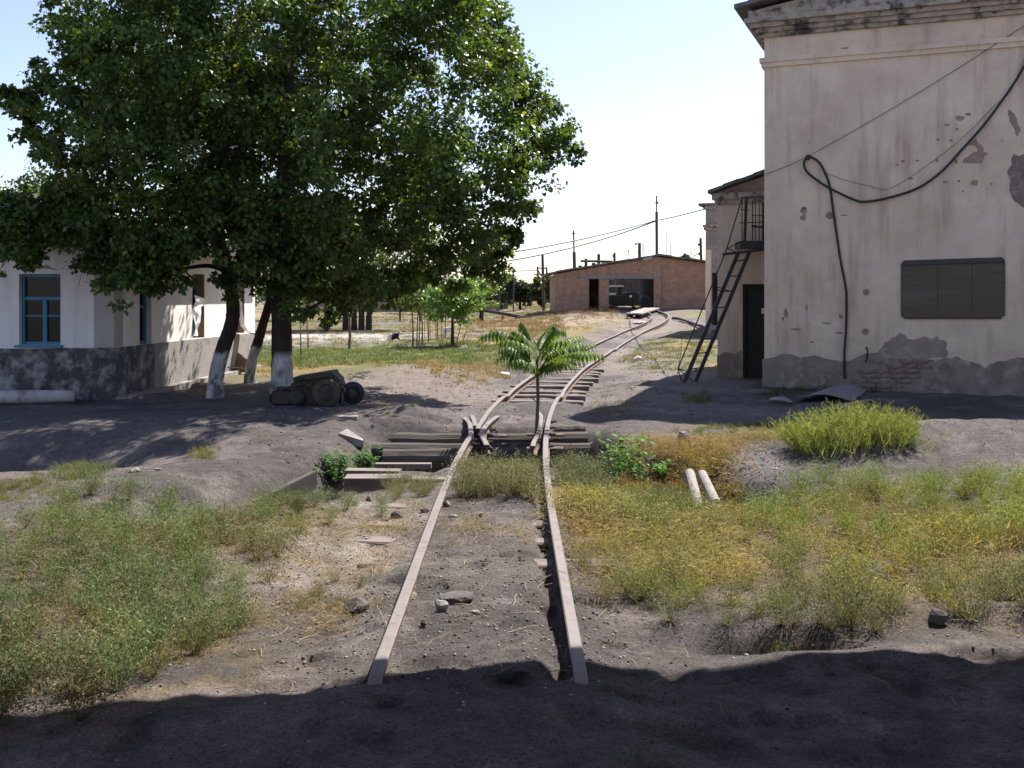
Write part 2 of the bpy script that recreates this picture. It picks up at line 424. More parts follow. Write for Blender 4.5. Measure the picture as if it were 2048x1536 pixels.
# brickwork too far away to lay brick by brick
def brick_mat(name, c1, c2, mort, sc, rot, bw=.25, rh=.075):
    m, nt, p = newmat(name)
    tc = N(nt, 'ShaderNodeTexCoord'); mp = N(nt, 'ShaderNodeMapping'); mp.inputs['Rotation'].default_value = rot
    nt.links.new(tc.outputs['Object'], mp.inputs['Vector'])
    b = N(nt, 'ShaderNodeTexBrick'); b.inputs['Scale'].default_value = 1; b.inputs['Brick Width'].default_value = bw; b.inputs['Row Height'].default_value = rh
    b.inputs['Mortar Size'].default_value = .009; b.inputs['Bias'].default_value = 0
    b.inputs['Color1'].default_value = (*c1, 1); b.inputs['Color2'].default_value = (*c2, 1); b.inputs['Mortar'].default_value = (*mort, 1)
    nt.links.new(mp.outputs[0], b.inputs['Vector'])
    v = coords(nt)
    col = mixc(nt, ramp(nt, noise(nt, v, 2.2, 6, .7), .35, .75), b.outputs['Color'], tuple(.72 * x for x in c2))
    col2 = mixc(nt, ramp(nt, noise(nt, v, 7, 4, .7), .55, .8), col, tuple(min(1, 1.35 * x) for x in c1))
    nt.links.new(col2, p.inputs['Base Color']); p.inputs['Roughness'].default_value = .92; p.inputs['Specular IOR Level'].default_value = .2
    bump(nt, p, b.outputs['Fac'], -.6, .012); bump(nt, p, noise(nt, v, 20, 4), .5, .02)
    return m
M['red_brick'] = brick_mat('red_brickwork', (.52, .30, .19), (.37, .205, .135), (.42, .33, .255), 1, (math.radians(-90), 0, 0))
M['pale_brick'] = brick_mat('pale_brickwork', (.40, .35, .32), (.31, .27, .25), (.17, .15, .14), 1, (math.radians(-90), 0, 0), .25, .09)

# ------------------------------------------------------------------ ground
def axis(pts):
    out = []
    for (a, b, st) in pts: out += list(np.arange(a, b, st))
    return np.array(out + [pts[-1][1]])
gx = axis([(-900, -200, 100), (-200, -60, 20), (-60, -25, 2.5), (-25, -9, .5), (-9, -4, .12), (-4, -2.6, .06), (-2.6, 2.8, .03), (2.8, 5, .06), (5, 9, .12), (9, 25, .5), (25, 60, 2.5), (60, 200, 20), (200, 900, 100)])
gy = axis([(-60, -6, 6), (-6, 2, .5), (2, 3, .1), (3, 6.6, .03), (6.6, 9, .045), (9, 14, .06), (14, 24, .12), (24, 40, .3), (40, 70, .6), (70, 120, 3), (120, 300, 20), (300, 1500, 120)])
XX, YY = np.meshgrid(gx, gy)
ZZ = G(XX, YY)
# soil colours that stay put: dust, coal dirt, straw litter, thin turf
def pxof(X, Y, Z=0):
    Yc = np.maximum(Y, .3); return 1024 + X / Yc * FPX, HZ + (CAMZ - Z) / Yc * FPX
PX, PY = pxof(XX, YY)
n1 = fbm(XX * .9, YY * .9, 5, 61); n2 = fbm(XX * 3.1, YY * 3.1, 4, 71); n3 = fbm(XX * .25, YY * .25, 4, 81)
def blend(col, c, w): return col + (np.array(c) - col) * np.clip(w, 0, 1)[..., None]
col = np.zeros(XX.shape + (3,)); col[:] = (.180, .156, .147)
col = blend(col, (.105, .095, .092), sst(n1, .46, .60) * .8)
col = blend(col, (.27, .235, .22), sst(n2, .56, .72) * .6)
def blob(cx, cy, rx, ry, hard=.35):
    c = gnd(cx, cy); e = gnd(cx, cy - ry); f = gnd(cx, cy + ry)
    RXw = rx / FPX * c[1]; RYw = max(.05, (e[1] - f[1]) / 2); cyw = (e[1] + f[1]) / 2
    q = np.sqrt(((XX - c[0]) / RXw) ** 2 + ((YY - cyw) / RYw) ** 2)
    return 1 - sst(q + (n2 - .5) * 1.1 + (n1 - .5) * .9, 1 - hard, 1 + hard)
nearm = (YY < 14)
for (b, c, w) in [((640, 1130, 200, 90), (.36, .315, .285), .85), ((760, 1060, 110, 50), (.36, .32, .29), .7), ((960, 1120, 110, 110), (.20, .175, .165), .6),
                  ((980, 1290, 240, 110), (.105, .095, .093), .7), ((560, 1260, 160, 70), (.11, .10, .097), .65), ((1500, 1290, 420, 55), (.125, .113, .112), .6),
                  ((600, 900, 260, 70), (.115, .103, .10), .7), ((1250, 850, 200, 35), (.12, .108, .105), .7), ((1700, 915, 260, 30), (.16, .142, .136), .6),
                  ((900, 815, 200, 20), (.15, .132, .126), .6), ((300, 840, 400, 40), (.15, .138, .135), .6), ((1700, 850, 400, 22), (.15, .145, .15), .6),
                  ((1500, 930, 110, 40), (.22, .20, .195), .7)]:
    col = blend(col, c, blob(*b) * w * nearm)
# litter of straw under the weeds
for b, w in [((330, 1180, 400, 170), .75), ((1600, 1090, 520, 140), .8), ((300, 1340, 300, 90), .6), ((1330, 920, 160, 55), .85), ((760, 1080, 120, 40), .3), ((1480, 865, 130, 25), .7)]:
    col = blend(col, (.20, .155, .085), blob(*b) * w * sst(n2, .3, .6))
# the field beyond: turf, straw and pale grit in patches
far = sst(YY, 17, 22)
wf = sst(fbm(XX * .33, YY * .2, 5, 91), .42, .6)
col = blend(col, (.26, .215, .16), far * .55 * wf)
tw = sst(fbm(XX * .28 + 9, YY * .16, 5, 95), .44, .58)
col = blend(col, (.15, .15, .055), far * .75 * tw * sst(np.abs(XX - rail_x(YY) + .4), .8, 2.5))
col = blend(col, (.33, .21, .10), far * .6 * sst(fbm(XX * .4 - 5, YY * .22, 5, 97), .52, .64) * sst(np.abs(XX - rail_x(YY) + .4), 1.2, 3))
for (b, c, w) in [((640, 705, 130, 18), (.105, .13, .045), .8), ((880, 715, 150, 18), (.125, .145, .05), .85), ((640, 675, 190, 12), (.42, .385, .35), .85), ((860, 770, 160, 40), (.25, .21, .185), .8),
                  ((1330, 650, 60, 12), (.22, .19, .17), .8), ((1330, 740, 90, 40), (.24, .205, .18), .6), ((1160, 640, 120, 8), (.30, .24, .17), .6), ((620, 655, 130, 8), (.10, .085, .06), .5)]:
    col = blend(col, c, blob(*b) * w)
col *= (1 + .30 * (1 - sst(YY, 3.9, 4.6)))[..., None]          # soil colour raised at the near end to lighten the foreground shade
idx = np.arange(XX.size).reshape(XX.shape)
GF = np.stack([idx[:-1, :-1], idx[:-1, 1:], idx[1:, 1:], idx[1:, :-1]], -1).reshape(-1, 4)
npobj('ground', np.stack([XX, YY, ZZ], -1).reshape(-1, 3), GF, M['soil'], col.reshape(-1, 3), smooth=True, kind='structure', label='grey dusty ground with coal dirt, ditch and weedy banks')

# ------------------------------------------------------------------ walls and planes
EYE = np.array([0, 0, CAMZ])
def hit(px, py, A, n, off=0.0):
    D = np.array([(px - 1024) / FPX, 1.0, -(py - HZ) / FPX]); n = np.array(n, float)
    P = np.array(A, float) + n * off
    return EYE + D * (np.dot(P - EYE, n) / np.dot(D, n))
UP = np.array([0, 0, 1.0])
def wall_open(mb, A, d, n, L, z0, z1, openings, th=.3, mi=0, rv=0):
    """wall from A along d, outer face with normal n, rectangular openings (t0,t1,za,zb)"""
    A = np.array(A, float)
    ts = sorted({0, L, *[o[0] for o in openings], *[o[1] for o in openings]})
    zs = sorted({z0, z1, *[o[2] for o in openings], *[o[3] for o in openings]})
    P = lambda t, z, o: A * np.array([1, 1, 0]) + d * t + UP * z - n * o
    for a, b in zip(ts[:-1], ts[1:]):
        for c, e in zip(zs[:-1], zs[1:]):
            if any(o[0] <= a and b <= o[1] and o[2] <= c and e <= o[3] for o in openings): continue
            for dep in (0, th):
                mb.add([P(a, c, dep), P(b, c, dep), P(b, e, dep), P(a, e, dep)], [(0, 1, 2, 3)], mi)
    for (a, b, c, e) in openings + [(0, L, z0, z1)]:
        for q in ([(a, c), (b, c)], [(b, c), (b, e)], [(b, e), (a, e)], [(a, e), (a, c)]):
            mb.add([P(*q[0], 0), P(*q[1], 0), P(*q[1], th), P(*q[0], th)], [(0, 1, 2, 3)], rv if (a, b, c, e) != (0, L, z0, z1) else mi)
    return mb
def blotch(cx, cy, rx, ry, k=11, seed=0):
    r = random.Random(seed)
    return [(cx + rx * math.cos(2 * math.pi * i / k) * r.uniform(.6, 1.25), cy + ry * math.sin(2 * math.pi * i / k) * r.uniform(.6, 1.25)) for i in range(k)]

# ================================================================== tall plastered building on the right
A1 = np.array([4.42, 18.13, 0]); D1 = np.array([.926, -.378, 0]); D1 /= np.linalg.norm(D1)
N1 = np.array([-D1[1] * -1, -D1[0], 0]); N1 = np.array([D1[1], -D1[0], 0]); B1 = -N1
big = thing('plastered_building', A1, 'tall beige plastered building with stepped cornice filling the right side', 'building')
def slab(z0, z1, o, L=11.0, Dp=9.0): return MB().obox(A1 + D1 * L / 2 + B1 * Dp / 2 + UP * (z0 + z1) / 2, (D1, B1, UP), (L / 2 + o, Dp / 2 + o, (z1 - z0) / 2))
obj('wall', slab(-.5, 6.12, 0), M['plaster'], big)
obj('string_course', slab(5.60, 5.68, .045), M['plaster'], big)
obj('string_course', slab(5.68, 5.76, .075), M['plaster'], big)
z = 6.12
for h, o in ((.07, .07), (.075, .14), (.075, .21), (.08, .30)):
    obj('cornice_course', slab(z, z + h, o), M['cornice'], big); z += h
obj('cornice_course', slab(z, z + .14, .24), M['cornice'], big); z += .14
mb = MB()
mb.prism([A1 + D1 * t + UP * zz + N1 * .20 for t, zz in ((-.2, z), (11.2, z), (5.5, z + .88))], B1 * 9.4)
obj('gable', mb, M['cornice'], big)
def roofside(sg):
    mb = MB(); n = 26
    for k in range(n):                                           # overlapping roof sheets, uneven at the verge
        t0 = -.46 + k * .235; t1 = t0 + .25
        zz = lambda t: z + .03 + .155 * (t + .46)
        j = random.uniform(-.025, .025); up = .012 * (k % 2)
        f = (lambda t: t) if sg > 0 else (lambda t: 11.0 - t)
        mb.prism([A1 + D1 * f(t) + UP * (q + up) + N1 * (.40 + j) for t, q in ((t0, zz(t0)), (t1, zz(t1)), (t1, zz(t1) + .07), (t0, zz(t0) + .07))], B1 * 9.8)
    return mb
obj('roof', roofside(1), M['slate'], big); obj('roof', roofside(-1), M['slate'], big)
# cement plinth with its broken top edge
def ragged(poly, lv=2, amp=.16, seed=1, closed=True):
    r = random.Random(seed + int(poly[0][0] * 7)); P = list(poly)
    for _ in range(lv):
        Q = []
        for i in range(len(P) - (0 if closed else 1)):
            a, b = P[i], P[(i + 1) % len(P)]; L = math.hypot(b[0] - a[0], b[1] - a[1]); k = r.uniform(-amp, amp)
            Q += [a, ((a[0] + b[0]) / 2 - (b[1] - a[1]) * k, (a[1] + b[1]) / 2 + (b[0] - a[0]) * k)]
        P = Q + ([] if closed else [P[-1]])
    return P
top = [(1529, 718), (1600, 715), (1660, 719), (1712, 716), (1740, 706), (1775, 716), (1830, 728), (1872, 722), (1915, 713), (1945, 724), (1972, 737), (1996, 722), (2048, 716), (2150, 720), (2300, 712)]
top = ragged(top, 2, .13, 3, False)
pts = [hit(x, y, A1, N1, .03) for x, y in top]
pts[0] = A1 + N1 * .03 - D1 * .03 + UP * pts[0][2]
mb = MB().prism(pts + [A1 + D1 * 9 + N1 * .03 + UP * .5, A1 + D1 * 9 + N1 * .03 - UP * .5, A1 - D1 * .03 + N1 * .03 - UP * .5], B1 * .03)
obj('plinth', mb, M['plinth'], big)
def wpatch(name, poly, off, mat, th=None, **k):
    poly = ragged(poly)
    P = [hit(x, y, A1, N1, off) for x, y in poly]
    return obj(name, MB().prism(P, B1 * (th or off - .0005)), mat, big, **k)
c6 = lambda L: [(1488 + x / 3.657, y / 3.657) for x, y in L]
c7 = lambda L: [(1488 + x / 3.2, 400 + y / 3.2) for x, y in L]
c8 = lambda L: [(1640 + x / 5.02, 560 + y / 5.02) for x, y in L]
wpatch('bare_patch', c6([(1695, 1010), (1640, 1060), (1700, 1075), (1712, 1105), (1650, 1130), (1600, 1190), (1660, 1195), (1740, 1192), (1790, 1120), (1752, 1108), (1725, 1050)]), .004, M['bare_render'], label='brown bare patch shaped like a boot above the cable')
wpatch('bare_patch', c6([(1970, 1125), (2060, 1130), (2160, 1200), (2160, 1560), (2060, 1540), (1990, 1480), (1940, 1390), (1950, 1330), (1925, 1270), (1960, 1200)]), .004, M['old_brick'], label='large bare patch with bricks showing at the frame edge')
wpatch('bare_patch', c6([(1930, 800), (1985, 850), (2000, 890), (2025, 960), (2000, 1000), (1980, 950), (1940, 880)]), .004, M['bare_render'])
wpatch('bare_patch', c8([(560, 745), (620, 680), (700, 600), (760, 570), (800, 530), (860, 560), (880, 592), (1000, 585), (1130, 592), (1180, 560), (1200, 600), (1270, 620), (1262, 690), (1290, 735), (1240, 790), (1160, 780), (900, 800), (700, 790)]), .005, M['wet_render'], label='grey patch of fallen plaster above the plinth')
for i, (x, y, rx, ry) in enumerate([(1580, 865, 32, 20), (1640, 835, 30, 12), (1480, 915, 20, 9), (1560, 945, 14, 12), (1420, 1020, 16, 10), (1515, 1025, 13, 10), (1412, 1172, 16, 14), (1160, 1180, 18, 12), (1225, 1305, 24, 10), (1470, 1330, 24, 11), (1570, 1325, 16, 8), (1682, 1335, 30, 22), (1550, 1180, 14, 16), (1270, 1175, 16, 8), (1120, 1205, 12, 9), (735, 352, 26, 8), (440, 1525, 26, 12), (1810, 1345, 10, 8), (1890, 1030, 9, 6), (1600, 1400, 10, 6), (475, 1040, 7, 7)]):
    wpatch('plaster_chip', c6(blotch(x, y, rx, ry, 9, i)), .003, M['bare_render'])
for i, (x, y, rx, ry) in enumerate([(382, 70, 24, 26), (380, 112, 20, 20), (548, 95, 24, 34), (640, 97, 22, 5), (268, 728, 12, 32), (250, 760, 8, 14), (330, 828, 34, 7), (402, 690, 8, 20), (610, 850, 26, 7), (540, 790, 20, 6), (515, 788, 14, 5), (620, 745, 20, 18), (435, 910, 12, 6)]):
    wpatch('plaster_chip', c7(blotch(x, y, rx, ry, 9, 50 + i)), .003, M['bare_render'])
for x, y in ((783, 590), (778, 842)):
    mb = MB(); cpt = hit(1488 + x / 3.2, 400 + y / 3.2, A1, N1)
    mb.lathe(cpt, N1, [(.055, .001), (.05, .012), (.028, .012), (.022, .004)], 14); obj('anchor_hole', mb, M['bare_render'], big)
mb = MB(); mb.tube([hit(1733, 694, A1, N1, .01), hit(1735, 703, A1, N1, .05), hit(1734, 716, A1, N1, .04), hit(1731, 724, A1, N1, .035)], .012, 6); obj('iron_hook', mb, M['iron'], big)
# bricks laid bare above and in the plinth
bm_ = None
rows = [(722, 1752, 1866), (732, 1745, 1862), (742, 1732, 1850), (752, 1722, 1838), (762, 1718, 1832), (772, 1722, 1815), (782, 1735, 1806)]
bcount = 0; rr = random.Random(4)
bmesh_shared = None
for ri, (y, xa, xb) in enumerate(rows):
    x = xa + (ri % 2) * 14
    while x < xb:
        c = hit(x, y, A1, N1, .030)
        if rr.random() > .12:
            if bmesh_shared is None:
                b = MB().obox((0, 0, 0), (D1, B1, UP), (.115, .03, .034))
                me = bpy.data.meshes.new('brick'); me.from_pydata(b.v, [], b.f)
                bb = bmesh.new(); bb.from_mesh(me); bmesh.ops.bevel(bb, geom=bb.edges, offset=.008, segments=1, affect='EDGES'); bb.to_mesh(me); bb.free()
                me.materials.append(M['old_brick']); bmesh_shared = me
            o = bpy.data.objects.new('brick', bmesh_shared); C.objects.link(o); o.parent = big
            o.location = tuple(c - A1 + N1 * rr.uniform(-.012, .006)); o.rotation_euler = (0, rr.uniform(-.02, .02), rr.uniform(-.03, .03)); bcount += 1
        x += 30

# sign board hung on that wall, no writing on it
sb = thing('notice_board', hit(1907, 580, A1, N1), 'dark faded rectangular board with notched corners mounted on the beige wall', 'board')
def rrect(x0, y0, x1, y1, c): return [(x0 + c, y0), (x1 - c, y0), (x1 - c * .5, y0 + c * .35), (x1, y0 + c), (x1, y1 - c), (x1 - c, y1 - c * .6), (x1 - c, y1), (x0 + c, y1), (x0 + c * .6, y1 - c * .5), (x0, y1 - c), (x0, y0 + c), (x0 + c * .4, y0 + c * .4)]
def tilt(L): return [(x, y - (x - 1803) * .034 * (1 if y < 560 else 0)) for x, y in L]
obj('backing', MB().prism([hit(x, y, A1, N1, .028) for x, y in tilt(rrect(1802, 521, 2010, 638, 7))], B1 * .027), M['board_edge'], sb)
for x0, x1 in ((1804.5, 1875), (1876.2, 1944), (1945.2, 2008)):
    L_ = [(x0 + (7 if x0 < 1810 else 0), 533), (x1 - (6 if x1 > 2000 else 0), 533), (x1, 543), (x1, 628), (x1 - (6 if x1 > 2000 else 0), 635), (x0 + (7 if x0 < 1810 else 0), 635), (x0, 628), (x0, 543)]
    obj('panel', MB().prism([hit(x, y, A1, N1, .036) for x, y in tilt(L_)], B1 * .0075), M['board'], sb)
obj('top_rail', MB().prism([hit(x, y, A1, N1, .05) for x, y in tilt([(1812, 522), (2001, 522), (2006, 530.5), (1806, 530.5)])], B1 * .0215), M['board_edge'], sb)

# black hose-like cable looped over a wall bracket
cb = crom([hit(x, y, A1, N1, o) for x, y, o in [(2120, -40, .10), (2080, 60, .09), (2046, 137, .08), (2007, 197, .07), (1966, 252, .06), (1925, 298, .06), (1884, 342, .06), (1838, 375, .06), (1783, 394, .06), (1734, 403, .06), (1707, 399, .06), (1657, 375, .085), (1628, 356, .07), (1612, 341, .07), (1608, 326, .07), (1614, 316, .075), (1622, 314, .075), (1638, 325, .06), (1652, 350, .05), (1660, 376, .045), (1666, 418, .045), (1672, 460, .045), (1681, 520, .045), (1691, 572, .045), (1693, 600, .045), (1692, 660, .045), (1689, 700, .06), (1689, 735, .06), (1690, 757, .06)]], 6)
obj('cable', MB().tube(cb, .021, 8), M['rubber'], smooth=True, label='thick black cable looping over a bracket and running down the beige wall', cat='cable')
bk = thing('cable_bracket', hit(1617, 315, A1, N1), 'small iron bracket on the beige wall holding the cable loop', 'bracket')
obj('arm', MB().tube([hit(1617, 315, A1, N1, 0), hit(1617, 315, A1, N1, .13)], .016, 8), M['iron'], bk)
obj('insulator', MB().lathe(hit(1617, 315, A1, N1, .045), N1, [(.03, 0), (.045, .02), (.045, .07), (.028, .09)], 12), M['iron'], bk)
obj('wire', MB().tube(crom([hit(2110, 12, A1, N1, .05), hit(2048, 52, A1, N1, .05), hit(1830, 190, A1, N1, .05), hit(1617, 312, A1, N1, .10), hit(1531, 349, A1, N1, .06)], 6), .006, 5), M['wire'], label='thin wire running diagonally up the beige wall from the bracket', cat='wire')
obj('wire', MB().tube(crom([hit(x, y, A1, N1, .02) for x, y in [(2060, 90), (2035, 150), (2020, 185), (1988, 212), (1940, 262), (1880, 312), (1783, 376), (1740, 372), (1690, 360), (1650, 345)]], 5), .0035, 5), M['wire'], label='very thin wire sagging beside the black cable', cat='wire')

# ------------------------------------------------------------------ lower annex beside it
A2 = np.array([4.11, 20.7, 0])
an = thing('annex_building', A2, 'low plastered annex with dark door behind the iron ladder', 'building')
hz = lambda x, y, A, n: hit(x, y, A, n)
tt = lambda p, A, d: float(np.dot(p - A, d))
d0 = tt(hit(1485, 568, A2, N1), A2, D1); dz1 = hit(1485, 568, A2, N1)[2]
obj('wall', wall_open(MB(), A2, D1, N1, 3.0, -.4, 3.42, [(d0, d0 + .80, -.2, dz1)], .28), M['plaster_annex'], an)
obj('wall', MB().obox(A2 + B1 * 3.3 + D1 * .14 + UP * 1.51, (D1, B1, UP), (.14, 3.0, 1.91)), M['plaster_annex'], an)
obj('frieze', MB().obox(A2 + D1 * 1.5 + B1 * .14 + UP * 3.47, (D1, B1, UP), (1.55, .19, .048)), M['cornice'], an)
obj('frieze', MB().obox(A2 + D1 * 1.5 + B1 * .14 + UP * 3.585, (D1, B1, UP), (1.60, .23, .065)), M['cornice'], an)
obj('gable', MB().prism([A2 + D1 * t + UP * q - B1 * .02 for t, q in ((-.02, 3.652), (3, 3.652), (3, 4.62), (1.2, 4.05), (-.02, 3.67))], B1 * .28), M['bare_render'], an)
mb = MB()
for k in range(9):
    t0 = -.16 + k * .30; t1 = t0 + .32; q = lambda t: 3.64 + .32 * (t + .16); u = .012 * (k % 2)
    mb.prism([A2 + D1 * t + UP * (zz + u) - B1 * (.20 + random.uniform(-.02, .02)) for t, zz in ((t0, q(t0)), (t1, q(t1)), (t1, q(t1) + .065), (t0, q(t0) + .065))], B1 * 6)
obj('roof', mb, M['slate'], an)
stn = [hit(x, y, A2, N1, .012) for x, y in [(1434, 712), (1452, 704), (1470, 708), (1483, 700), (1483.5, 757), (1434, 757)]]
obj('plinth', MB().prism(stn, B1 * .0115), M['plinth'], an)
dr = obj('door', MB().obox(A2 + D1 * (d0 + .40) + B1 * .14 + UP * (dz1 - .2) / 2, (D1, B1, UP), (.34, .02, (dz1 + .2) / 2 - .05)), M['door_paint'], an)
for zc, hh in ((1.42, .28), (.82, .24), (.26, .24)):
    obj('door_panel', MB().obox(A2 + D1 * (d0 + .40) + B1 * .112 + UP * zc, (D1, B1, UP), (.24, .009, hh)), M['door_paint'], dr)
obj('handle', MB().obox(A2 + D1 * (d0 + .16) + B1 * .09 + UP * .95, (D1, B1, UP), (.012, .03, .05)), M['iron'], dr)
fr = MB()
for t in (d0 + .03, d0 + .77): fr.obox(A2 + D1 * t + B1 * .12 + UP * (dz1 - .2) / 2, (D1, B1, UP), (.029, .06, (dz1 + .2) / 2 - .001))
fr.obox(A2 + D1 * (d0 + .40) + B1 * .12 + UP * (dz1 - .03), (D1, B1, UP), (.338, .058, .029)); obj('door_frame', fr, M['door_paint'], an)
obj('name_plate', MB().obox(hit(1526, 622, A2, N1, .004), (D1, B1, UP), (.03, .0035, .055)), M['paper'], an)

# iron ladder stair to the landing
ld = thing('iron_ladder', atY(1380, 763, 19.3), 'black iron ladder with handrail leaning up to the landing by the annex', 'ladder')
Lf = lambda x, y, Y: atY(x, y, Y)
sl0, sl1 = gnd(1368, 766), Lf(1477.5, 503, 19.86); sr0, sr1 = gnd(1391.5, 763), Lf(1499, 503, 19.9)
for a, b in ((sl0, sl1), (sr0, sr1)): obj('stringer', MB().beam(a, b, .07, .035, (0, 1, 0)), M['iron'], ld)
for k, cy in enumerate((650, 752, 850, 955, 1050, 1150, 1243, 1340)):
    f = 1 - (cy - 590) / (1425 - 590)
    a, b = sl0 + (sl1 - sl0) * f, sr0 + (sr1 - sr0) * (f + .005)
    mid = (a + b) / 2 - UP * (.025 if k == 5 else .004)
    obj('rung', MB().tube([a, mid, b], .011, 6), M['iron'], ld)
h0 = Lf(1356, 737, 19.25)
obj('handrail', MB().tube([h0, Lf(1424, 570, 19.45), Lf(1452.5, 501, 19.6), Lf(1484, 396.5, 19.75)], .012, 6), M['iron'], ld)
for a, b in ((h0, Lf(1363, 762, 19.25)), (h0, Lf(1386, 763, 19.3)), (h0, sl0 + (sl1 - sl0) * .08), (Lf(1424, 570, 19.45), Lf(1443, 584, 19.7)), (Lf(1424, 570, 19.45), Lf(1466, 585, 19.8)), (Lf(1455, 497, 19.6), Lf(1485, 482, 19.9)), (Lf(1455, 497, 19.6), Lf(1474, 505, 19.86))):
    obj('brace', MB().tube([a, b], .010, 6), M['iron'], ld)
lp = thing('iron_landing', Lf(1500, 490, 20.2), 'black iron landing with thin railing at the top of the ladder', 'landing')
zt = Lf(1500, 483, 20.1)[2]
q0, q1 = Lf(1478, 483, 20.0), Lf(1560, 483, 20.0)
mb = MB().prism([np.array([q0[0], 19.92, zt]), np.array([q1[0], 19.65, zt]), np.array([q1[0], 20.2, zt]), np.array([q0[0] + .03, 20.5, zt])], (0, 0, -.14)); obj('deck', mb, M['iron'], lp)
obj('bearer', MB().beam(Lf(1445, 509, 19.86), Lf(1545, 497, 19.7), .05, .05), M['iron'], lp)
for x, y0, y1, r, Y in ((1493, 393, 483, .030, 19.93), (1484, 398, 481, .010, 19.98), (1505, 400, 481, .010, 20.0), (1526, 404, 481, .022, 19.85)):
    obj('post', MB().tube([Lf(x - (4 if r > .025 else 0), y1, Y), Lf(x, y0, Y)], r, 8), M['iron'], lp)
for (xa, ya, xb, yb, r) in ((1479, 446, 1535, 444, .009), (1503, 430, 1535, 432, .009), (1503, 452, 1535, 456, .022), (1482, 419, 1497, 420, .009), (1482, 395, 1535, 392, .009)):
    obj('rail_bar', MB().tube([Lf(xa, ya, 19.92), Lf(xb, yb, 19.82)], r, 6), M['iron'], lp)
for x in (1511, 1519): obj('baluster', MB().tube([Lf(x, 481, 19.9), Lf(x, 398, 19.9)], .007, 5), M['iron'], lp)

# ------------------------------------------------------------------ brick building further back
A4 = np.array([(1411 - 1024) / FPX * 42, 42, 0])
bb_ = thing('brick_building', A4, 'narrow view of a pale brick building with dark window behind the annex', 'building')
wz0, wz1 = hit(1424, 650, A4, N1)[2], hit(1424, 546, A4, N1)[2]
wt0 = tt(hit(1423.5, 600, A4, N1), A4, D1)
obj('wall', wall_open(MB(), A4, D1, N1, 9, -1, 5.1, [(wt0, wt0 + 1.0, wz0, wz1)], .4), M['pale_brick'], bb_)
obj('wall', MB().obox(A4 + D1 * .2 + B1 * 5.2 + UP * 2.0, (D1, B1, UP), (.2, 4.79, 3.1)), M['pale_brick'], bb_)
w_ = obj('window', MB().obox(A4 + D1 * (wt0 + .5) + B1 * .24 + UP * (wz0 + wz1) / 2, (D1, B1, UP), (.499, .03, (wz1 - wz0) / 2)), M['glass'], bb_)
obj('frame', MB().obox(A4 + D1 * (wt0 + .05) + B1 * .18 + UP * (wz0 + wz1) / 2, (D1, B1, UP), (.04, .018, (wz1 - wz0) / 2)), M['door_paint'], w_)
for zz, hh, o in ((4.30, .05, .06), (4.42, .05, .10), (5.16, .06, .08)): obj('cornice', MB().obox(A4 + D1 * 4.5 + B1 * 5 + UP * zz, (D1, B1, UP), (4.5 + o, 5 + o, hh)), M['cornice'], bb_)
obj('roof', MB().obox(A4 + D1 * 4.5 + B1 * 5 + UP * 5.28, (D1, B1, UP), (4.75, 5.2, .055)), M['slate'], bb_)
pz0, pz1 = hit(1415, 648, A4, N1)[2], hit(1415, 500, A4, N1)[2]
obj('painted_band', MB().obox(A4 + D1 * .12 - B1 * .012 + UP * (pz0 + pz1) / 2, (D1, B1, UP), (.122, .011, (pz1 - pz0) / 2)), M['plaster'], bb_)

# ------------------------------------------------------------------ brick engine shed at the end of the track
SY = 63.0; k_ = SY / FPX
X_ = lambda px: (px - 1024) * k_
Z_ = lambda py: CAMZ - (py - HZ) * k_
sh = thing('brick_shed', (X_(1110), SY, .4), 'low red brick shed with open doorways at the end of the track', 'shed')
EX = np.array([1.0, 0, 0]); EY = np.array([0, 1.0, 0])
xl, xm, xr = X_(1110), X_(1322), 17.0
zl, zp = Z_(548), Z_(514)
a0 = (xl, SY, 0)
obj('front_wall', wall_open(MB(), a0, EX, -EY, xm - xl, -.6, zl, [(X_(1178) - xl, X_(1198) - xl, -.3, Z_(558)), (X_(1218) - xl, X_(1308) - xl, -.3, Z_(558))], .35), M['red_brick'], sh)
obj('gable', MB().prism([(xl, SY, zl), (xm, SY, zl), (xm, SY, zp), (X_(1313), SY, zp + .01)], (0, .35, 0)), M['red_brick'], sh)
obj('side_wall', MB().prism([(xm, SY + .16, -.3), (xr, SY + .16, -.3), (xr, SY + .16, 2.9), (xm, SY + .16, zp - .01)], (0, .3, 0)), M['red_brick'], sh)
obj('side_wall', MB().box((xl + .17, SY + 4.4, 1.15), (.17, 4.04, 1.73)), M['red_brick'], sh)
obj('back_wall', wall_open(MB(), (xl, SY + 8.45, 0), EX, -EY, xr - xl, -.3, 2.85, [(3.6, 6.25, -.2, 2.7)], .3), M['dark_shaded'], sh)  # near-black here and on the partition puts the interior gloom into the colour
obj('partition', MB().box((8.95, SY + 4.7, 1.3), (.1, 3.7, 1.5)), M['dark_shaded'], sh)
obj('floor', MB().box(((xl + xr) / 2, SY + 4.4, .18), ((xr - xl) / 2 - .4, 4.0, .2)), M['dark_stone'], sh)
obj('lintel', MB().box(((X_(1155) + X_(1321)) / 2, SY - .02, (Z_(550) + Z_(557)) / 2), ((X_(1321) - X_(1155)) / 2, .03, (Z_(550) - Z_(557)) / 2)), M['stone'], sh)
obj('pier', MB().box((X_(1208), SY - .012, 1.1), ((X_(1217) - X_(1199)) / 2, .014, 1.45)), M['red_brick'], sh)
